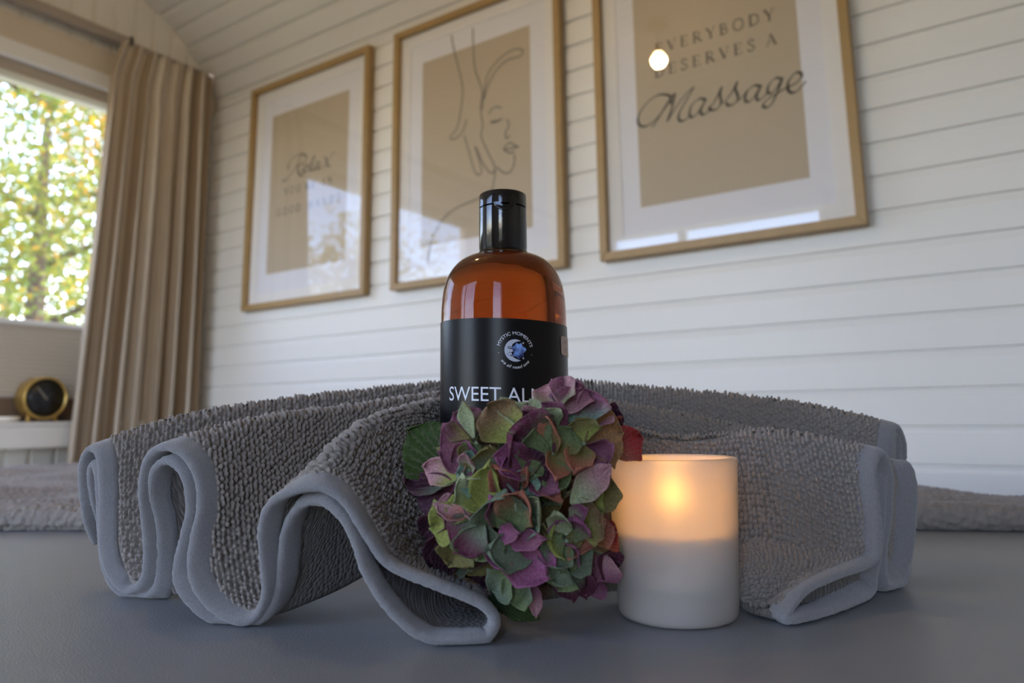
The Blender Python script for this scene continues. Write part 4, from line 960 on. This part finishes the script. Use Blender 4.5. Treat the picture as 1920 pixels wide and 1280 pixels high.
# ------------------------------------------------------------------ candle in frosted glass
hc = TABLE_Z; f0 = ray(1273, 1184); f0 = f0 * hc / f0[2]; dirc = np.array([f0[0], f0[1]]); dirc /= np.linalg.norm(dirc)
dcen = (f0 @ FW) + 0.028; rb = 110.5 * dcen / F; CC = np.array([f0[0], f0[1]]) + dirc * rb * 0.99
rt = 124.0 * dcen / F
hd = np.linalg.norm(CC) - rt; rr_ = ray(1265, 863); CH = rr_[2] / math.hypot(rr_[0], rr_[1]) * hd - TABLE_Z
candle = empty('candle', (CC[0], CC[1], TABLE_Z), 'lit candle in a frosted tapered glass in front of the towel', 'candle')
def rz(z): return rb + (rt - rb) * z / CH
tk = 0.0030
prof = [(0, 0.0004), (rb - .0030, 0.0004), (rb - .0010, .0012), (rb, .0032)] + [(rz(z), z) for z in np.linspace(.006, CH - .0012, 12)] + [(rt - .0004, CH - .0003), (rt - .0015, CH), (rt - .0026, CH - .0003), (rt - tk, CH - .0012)]
prof += [(rz(z) - tk, z) for z in np.linspace(CH - .004, .0175, 12)] + [(rb - tk - .002, .0145), (0, .0138)]
mb = MB(); mb.lathe(prof, (CC[0], CC[1], TABLE_Z), 96); mb.build('frosted_glass', M['frosted'], candle, smooth=True, recalc=True)
# wax: its top edge is seen at row 1010 on the near side
rr_ = ray(1270, 1012); hw = rr_[2] / math.hypot(rr_[0], rr_[1]) * (np.linalg.norm(CC) - rb) - TABLE_Z
ri = lambda z: rz(z) - tk - 0.0003
mb = MB(); mb.lathe([(0, .0144), (rb - tk - .0028, .0150), (ri(.0185), .0185), (ri(hw - .002), hw - .002), (ri(hw) - .0004, hw + .0004), (ri(hw) - .002, hw - .0006), (rb * .55, hw - .0018), (0.006, hw - .0028), (0, hw - .003)], (CC[0], CC[1], TABLE_Z), 80)
mb.build('wax', M['wax'], candle, smooth=True, recalc=True)
wz = TABLE_Z + hw - .003
mb = MB(); mb.tube([(CC[0], CC[1], wz - .001), (CC[0] + .0003, CC[1], wz + .004), (CC[0] - .0004, CC[1] + .0003, wz + .0085)], [.0009, .0008, .0006], 8); mb.build('wick', M['wick'], candle, smooth=True)
rr_ = ray(1270, 925); zf = rr_[2] / math.hypot(rr_[0], rr_[1]) * np.linalg.norm(CC)
FH = 0.0125
mb = MB(); mb.lathe([(0, -FH * .62)] + [(0.0044 * math.sin(math.pi * t) ** 0.8 * (1.12 - .55 * t), -FH * .62 + FH * 1.5 * t) for t in np.linspace(.04, .97, 14)] + [(0, FH * .9)], (CC[0], CC[1], zf), 24)
mb.build('flame', M['flame'], candle, smooth=True)
fl = bpy.data.lights.new('flame_light', 'POINT'); fl.energy = 0.075; fl.color = (1.0, 0.48, 0.16); fl.shadow_soft_size = 0.004
o = bpy.data.objects.new('flame_light', fl); COL.objects.link(o); o.location = (CC[0], CC[1], zf + .001); put(o, candle)

# ------------------------------------------------------------------ hydrangea head
MAUVE, PINK, PLUM, DARK = (.34, .13, .21), (.62, .34, .38), (.17, .045, .085), (.075, .025, .05)
GREEN, PALEG, TEAL, YELG, OLIVE, GREYG = (.19, .25, .11), (.48, .54, .32), (.26, .42, .32), (.36, .40, .10), (.26, .22, .08), (.20, .25, .17)
CORAL, ORANGE, RED, BRIGHT, BROWN = (.50, .18, .12), (.46, .25, .11), (.42, .05, .05), (.37, .12, .25), (.30, .19, .10)
HC, HR = (975, 935), (196, 225)
FD = 0.366
def hd_at(x, y, lift=0.0):
    q = ((x - HC[0]) / HR[0]) ** 2 + ((y - HC[1]) / HR[1]) ** 2
    return FD - math.sqrt(max(0.0, 1 - min(q, 1))) * 0.036 - lift
hyd = empty('hydrangea', tuple(atd(975, 1090, FD) * [1, 1, 0] + [0, 0, TABLE_Z]), 'cut hydrangea head in faded mauve and green before the bottle', 'flower')
def sepal(mb, uvs, cols, base, tip, width, c0, c1, lb=0.0, lt=0.004, cup=0.34, ruffle=0.07, roll=0.0, seed=0, pointed=0.12, nu=15, nv=19, bow=0.0, serr=0.0, gain=1.0):
    """One sepal: base and tip in the picture, placed at their own distances; the blade cups, ruffles and rolls at the rim."""
    r = np.random.default_rng(seed + 11); B = atd(base[0], base[1], hd_at(*base, lb)); T = atd(tip[0], tip[1], hd_at(*tip, lt))
    W = width * FD / F; ax = T - B; Ln = np.linalg.norm(ax); ax /= Ln; ve = -(B + T) / 2; ve /= np.linalg.norm(ve)
    sd = np.cross(ax, ve); sd /= np.linalg.norm(sd); nr = np.cross(sd, ax)
    if nr @ ve < 0: nr = -nr
    cr, sr = math.cos(roll), math.sin(roll); sd, nr = sd * cr + nr * sr, nr * cr - sd * sr
    ph = r.uniform(0, 6.28, 4); b0 = len(mb.v); P = np.zeros((nv, nu, 3)); 
    for j in range(nv):
        t = 1 - (1 - j / (nv - 1)) ** 1.5
        up_ = min(1.0, (t + 0.02) / 0.56); ww = math.sin(up_ * math.pi / 2) ** 0.9
        if t > 0.54: x_ = (t - 0.54) / 0.46; ww *= max(0.0, 1 - x_ ** (2.1 - 1.0 * pointed)) ** (0.56 + 0.3 * pointed)
        ww = max(ww, 0.03)
        for i in range(nu):
            s = i / (nu - 1) * 2 - 1; edge = abs(s) ** 3
            wob = 1 + 0.07 * math.sin(5 * t * 3.1 + ph[0] + (1.7 if s > 0 else 0)) * edge + (serr * (((t * 16) % 1) - .5) * edge)
            q = B + ax * Ln * (t + 0.05 * math.sin(3 * s + ph[3]) * t * t - 0.03 * s * s * t) + sd * (s * W / 2 * ww * wob)
            h = cup * W * (s * s - 0.3) * ww * 0.8 + cup * Ln * 0.55 * (t - .45) ** 2 - bow * Ln * math.sin(math.pi * t)
            h += ruffle * W * (edge * math.sin(9 * t + ph[1] + 2 * s) + t ** 3 * math.sin(5 * s + ph[2]))
            P[j, i] = q + nr * h
            f = min(1, max(0, (max(t, (0.25 + .75 * t) * abs(s) ** 2.2) - 0.18) / 0.62)); f = f * f * (3 - 2 * f)
            cols.append((*((np.array(c0) * (1 - f) + np.array(c1) * f) * gain), 1)); uvs.append((s * .5 * ww + .5, t))
    P[..., 2] = np.maximum(P[..., 2], TABLE_Z + 0.0008)
    mb.grid(P)
def floret(parts, name='floret', mat='petal', heart=None, parent=None):
    mb = MB(); uvs = []; cols = []
    for k, p in enumerate(parts):
        p = dict(p); sepal(mb, uvs, cols, seed=hash_seed(p['base'], p['tip']), **p)
    o = mb.build(name, M[mat], parent or hyd, smooth=True); me = o.data
    ca = me.color_attributes.new('pigment', 'FLOAT_COLOR', 'POINT'); ca.data.foreach_set('color', np.array(cols, np.float32).ravel())
    uvl = me.uv_layers.new(name='UVMap'); idx = np.zeros(len(me.loops), int); me.loops.foreach_get('vertex_index', idx); uvl.data.foreach_set('uv', np.array(uvs, np.float32)[idx].ravel())
    sm = o.modifiers.new('blade', 'SOLIDIFY'); sm.thickness = 0.00035; sm.offset = 0
    if heart:
        c = atd(heart[0], heart[1], hd_at(*heart, 0.0015)); b = MB(); b.lathe([(0, -.0011), (.0009, -.0006), (.0012, 0), (.0009, .0007), (0, .0011)], c, 10); b.build('floret_eye', M['eye'], o, smooth=True)
    return o
def hash_seed(a, b): return int(a[0] * 7 + a[1] * 13 + b[0] * 17 + b[1] * 29) % 100003
M['eye'] = principled('floret_eye', (.30, .36, .24), 0.5)
def S(bx, by, tx, ty, w, c0, c1, **k): return dict(base=(bx, by), tip=(bx + (tx - bx) * 1.04, by + (ty - by) * 1.04), width=w * 1.28, c0=c0, c1=c1, **k)
FL = [
 # top right
 ([S(1048, 770, 1037, 720, 62, PALEG, PINK, ruffle=.09), S(1056, 775, 1078, 720, 66, PINK, MAUVE, ruffle=.08), S(1078, 800, 1092, 732, 84, TEAL, MAUVE, lt=.008, ruffle=.05), S(1085, 790, 1128, 752, 62, MAUVE, PINK, lb=-.002), S(1062, 802, 1016, 758, 40, PLUM, MAUVE, lt=.006)], (1082, 792)),
 ([S(1098, 775, 1152, 800, 62, PLUM, DARK, lb=-.012, lt=-.010), S(1118, 800, 1165, 815, 50, PLUM, PLUM, lb=-.012, lt=-.01), ], None),
 ([S(1145, 850, 1199, 822, 54, CORAL, RED, lt=-.004, lb=-.004)], None), ([S(1045, 800, 1022, 766, 34, GREEN, PALEG, lt=.006)], None),
 # the orange one beside the glass
 ([S(1094, 832, 1162, 812, 84, BROWN, ORANGE, lt=.008, cup=.16), S(1094, 830, 1078, 788, 60, YELG, OLIVE, lt=.004), S(1094, 834, 1076, 886, 42, OLIVE, CORAL, lt=.010), S(1096, 836, 1132, 872, 60, PLUM, MAUVE, lt=.006), S(1100, 800, 1128, 782, 26, YELG, YELG, lt=.004)], (1094, 832)),
 # centre top, dark
 ([S(1030, 848, 958, 812, 96, GREEN, PLUM, lt=.008, pointed=.1), S(1030, 850, 968, 852, 62, GREEN, GREEN, lt=.004), S(1036, 852, 976, 772, 56, PLUM, PLUM, lt=.002, pointed=.6), S(1044, 852, 1028, 776, 34, OLIVE, CORAL, lt=.013, roll=.7, cup=.5), S(1044, 850, 1070, 806, 50, OLIVE, GREEN), S(1042, 848, 1040, 898, 40, OLIVE, CORAL, lt=.012, roll=.6)], (1034, 850)),
 ([S(965, 826, 916, 764, 66, YELG, BROWN, lt=.007, cup=.3), S(975, 810, 988, 760, 78, PALEG, PALEG, lt=-.004), S(985, 812, 1012, 770, 44, MAUVE, PINK, lt=0)], (962, 822)),
 # left shoulder
 ([S(888, 832, 826, 846, 74, OLIVE, MAUVE, lt=.008), S(888, 824, 856, 778, 60, OLIVE, MAUVE, lt=.004), S(893, 820, 874, 756, 27, PALEG, PALEG, lt=.013, roll=.8, cup=.6), S(900, 836, 868, 868, 40, GREEN, OLIVE)], (893, 832)),
 ([S(905, 862, 850, 868, 56, BRIGHT, MAUVE, lt=.004), S(900, 886, 858, 886, 60, TEAL, TEAL, lt=.006), S(915, 888, 918, 836, 46, GREYG, OLIVE, lt=.008), S(885, 885, 872, 848, 26, PALEG, PINK, lt=.012, roll=.9)], (908, 882)),
 ([S(992, 862, 926, 856, 44, PLUM, BRIGHT, lt=.010, bow=-.12), S(985, 868, 938, 880, 36, PLUM, BRIGHT, lt=.012), S(985, 862, 960, 905, 44, GREEN, TEAL, lt=-.002)], None),
 ([S(862, 900, 798, 876, 38, YELG, PINK, lt=.006, ruffle=.1), S(862, 902, 772, 900, 52, GREYG, DARK, lt=-.004, roll=-.4), S(858, 908, 790, 930, 60, PLUM, DARK, lt=-.006)], (862, 900)),
 # yellow green, centre left
 ([S(898, 955, 872, 892, 52, YELG, PALEG, lt=.008, ruffle=.12), S(908, 960, 918, 868, 44, YELG, YELG, lt=.012, ruffle=.1, roll=.25), S(895, 955, 838, 950, 40, GREEN, YELG, lt=.002), S(890, 950, 872, 965, 40, GREYG, PINK, lt=.004)], (902, 962)),
 ([S(965, 925, 924, 872, 40, PLUM, CORAL, lt=.012, roll=.3), S(975, 930, 988, 880, 44, TEAL, TEAL, lt=.004), S(982, 915, 992, 878, 18, CORAL, CORAL, lt=.012, roll=.9)], None),
 # cupped rose in the middle
 ([S(945, 988, 950, 922, 84, GREEN, GREYG, lt=.010, cup=.45), S(935, 985, 918, 930, 36, GREEN, BRIGHT, lt=.010, roll=-.5), S(968, 985, 978, 918, 54, GREEN, CORAL, lt=.014, cup=.55, roll=.35), S(985, 1005, 1012, 936, 44, TEAL, PALEG, lt=.010, roll=.6, cup=.5), S(965, 1000, 1010, 985, 50, TEAL, TEAL, lt=.002)], None),
 ([S(905, 972, 852, 1030, 66, GREYG, PLUM, lt=.013, pointed=.5, cup=.2), S(905, 978, 895, 1046, 72, GREYG, GREEN, lt=.004), S(888, 962, 818, 948, 44, CORAL, PINK, lt=.008, roll=-.5), S(868, 965, 814, 985, 62, YELG, YELG, lt=.002), S(880, 1000, 845, 1054, 56, GREEN, OLIVE, lt=-.002)], (904, 974)),
 ([S(835, 965, 800, 1000, 44, PLUM, DARK, lt=-.006), S(842, 985, 818, 1058, 50, PLUM, DARK, lt=-.006), S(835, 1000, 840, 1066, 46, DARK, DARK, lt=-.008)], None),
 # purple ribbons below the rose
 ([S(935, 1000, 975, 1000, 26, BRIGHT, MAUVE, lt=.012), S(945, 1010, 1022, 1012, 30, BRIGHT, MAUVE, lt=.014, ruffle=.14), S(1000, 1040, 912, 1030, 52, GREYG, GREYG, lt=.010), S(935, 1040, 1026, 1080, 54, PLUM, BRIGHT, lt=.014, ruffle=.08), S(940, 1035, 925, 1062, 44, MAUVE, BRIGHT, lt=.008)], None),
 ([S(1062, 1012, 1028, 1058, 50, GREEN, GREYG, lt=.008), S(1004, 1030, 1040, 1062, 22, GREYG, BRIGHT, lt=.012, roll=.5), S(1060, 1015, 1052, 1068, 44, GREYG, GREEN, lt=0)], (1062, 1014)),
 ([S(990, 892, 1046, 920, 46, PLUM, MAUVE, lt=.008, roll=.4), S(1030, 872, 1058, 914, 42, GREEN, GREEN, lt=.006), S(990, 880, 1022, 860, 46, PLUM, DARK, lt=.004), S(1000, 905, 1050, 940, 30, PLUM, CORAL, lt=.010, roll=.8)], None),
 ([S(1070, 944, 1140, 874, 40, PALEG, PINK, lt=.014, pointed=.35), S(1108, 965, 1142, 898, 54, OLIVE, OLIVE, lt=-.002), S(1108, 950, 1130, 955, 50, OLIVE, YELG, lt=.004)], None),
 ([S(1055, 1008, 1028, 1012, 56, GREEN, YELG, lt=.004), S(1060, 1000, 1042, 958, 34, PALEG, PALEG, lt=.010, roll=.5), S(1068, 972, 1100, 952, 24, PALEG, BRIGHT, lt=.013), S(1068, 1008, 1074, 970, 58, GREEN, BRIGHT, lt=.008)], (1062, 1000)),
 ([S(1080, 985, 1128, 965, 66, YELG, BROWN, lt=.010), S(1086, 995, 1112, 1022, 72, BROWN, CORAL, lt=.010), S(1095, 1000, 1142, 985, 54, ORANGE, CORAL, lt=.004), S(1120, 1010, 1150, 1000, 48, CORAL, RED, lt=-.004), S(1060, 1010, 1092, 1016, 22, OLIVE, OLIVE, lt=.006)], None),
 ([S(1058, 1064, 1108, 1030, 52, GREYG, GREYG, lt=.008), S(1062, 1048, 1082, 1026, 36, GREYG, MAUVE, lt=.010), S(1055, 1050, 1036, 1085, 50, GREYG, GREYG, lt=.002)], (1062, 1058)),
 ([S(1066, 1068, 1074, 1128, 46, GREYG, PLUM, lt=.010, cup=-.3), S(1060, 1068, 1048, 1102, 48, GREYG, GREEN, lt=.004), S(1094, 1062, 1100, 1112, 30, MAUVE, PLUM, lt=.004)], None),
 ([S(1140, 1042, 1122, 1088, 58, PINK, MAUVE, lt=.012, cup=.3), S(1120, 1075, 1108, 1112, 44, PLUM, MAUVE, lt=.004), S(1120, 1042, 1150, 1060, 48, PLUM, PLUM, lt=0)], None),
 ([S(990, 1085, 955, 1122, 52, GREYG, GREEN, lt=.006), S(1000, 1088, 1004, 1150, 22, MAUVE, PINK, lt=.012, pointed=.5), S(960, 1080, 925, 1105, 52, GREEN, GREYG, lt=.002)], None),
]
for parts, heart in FL: floret(parts, heart=heart)
# half hidden florets deeper in the head
r = np.random.default_rng(21)
for k in range(12):
    a = r.uniform(0, 6.28); q = math.sqrt(r.uniform(0.02, .72)); cx_, cy_ = HC[0] + HR[0] * .86 * q * math.cos(a), HC[1] + HR[1] * .84 * q * math.sin(a)
    pal = [GREEN, GREYG, PLUM, OLIVE, MAUVE, DARK]; ps = []
    for m in range(4):
        an = a + m * math.pi / 2 + r.uniform(-.3, .3); L = r.uniform(50, 62)
        ps.append(S(cx_, cy_, cx_ + L * math.cos(an), cy_ + L * math.sin(an), r.uniform(50, 64), pal[r.integers(0, 4)], pal[r.integers(0, 6)], lb=-.018, lt=-.016 + r.uniform(-.004, .003), ruffle=.08))
    floret(ps)
# leaves: one behind at the left, one under the head
LG, LD = (.032, .065, .012), (.014, .032, .008)
def leaf_blade(base, tip, w, lb, lt, cup=.12, bow=.05, roll=0.0): return floret([dict(base=base, tip=tip, width=w, c0=LD, c1=LG, lb=lb, lt=lt, cup=cup, bow=bow, ruffle=.02, serr=.10, pointed=.5, nu=21, nv=97, roll=roll, gain=1.0)], 'leaf', 'leaf')
leaf_blade((850, 890), (764, 806), 118, -.012, -.012)
leaf_blade((915, 1118), (1012, 1158), 40, .0, .016, cup=-.1)
st = [atd(1000, 960, FD + .004), atd(985, 1040, FD + .012), atd(960, 1085, FD + .016)]
mb = MB(); mb.tube(catmull(st, 14), [.0024] * 14, 10); stem_o = mb.build('stem', M['stem'] if 'stem' in M else principled('green_stem', (.16, .20, .07), .5), hyd, smooth=True)
for parts, heart in FL[::2]:
    p = parts[0]['base']; a = atd(p[0], p[1], hd_at(*p, -.001)); b = st[0]; mb = MB(); mb.tube([a, (a + b) / 2 + [0, 0, -.004], b], [.0008, .0010, .0014], 6, cap=False); mb.build('stalk', M['eye'], stem_o, smooth=True)

# ------------------------------------------------------------------ lift everything from eye height to the floor at zero
for o in SC.objects:
    if o.parent is None: o.location.z += EYE
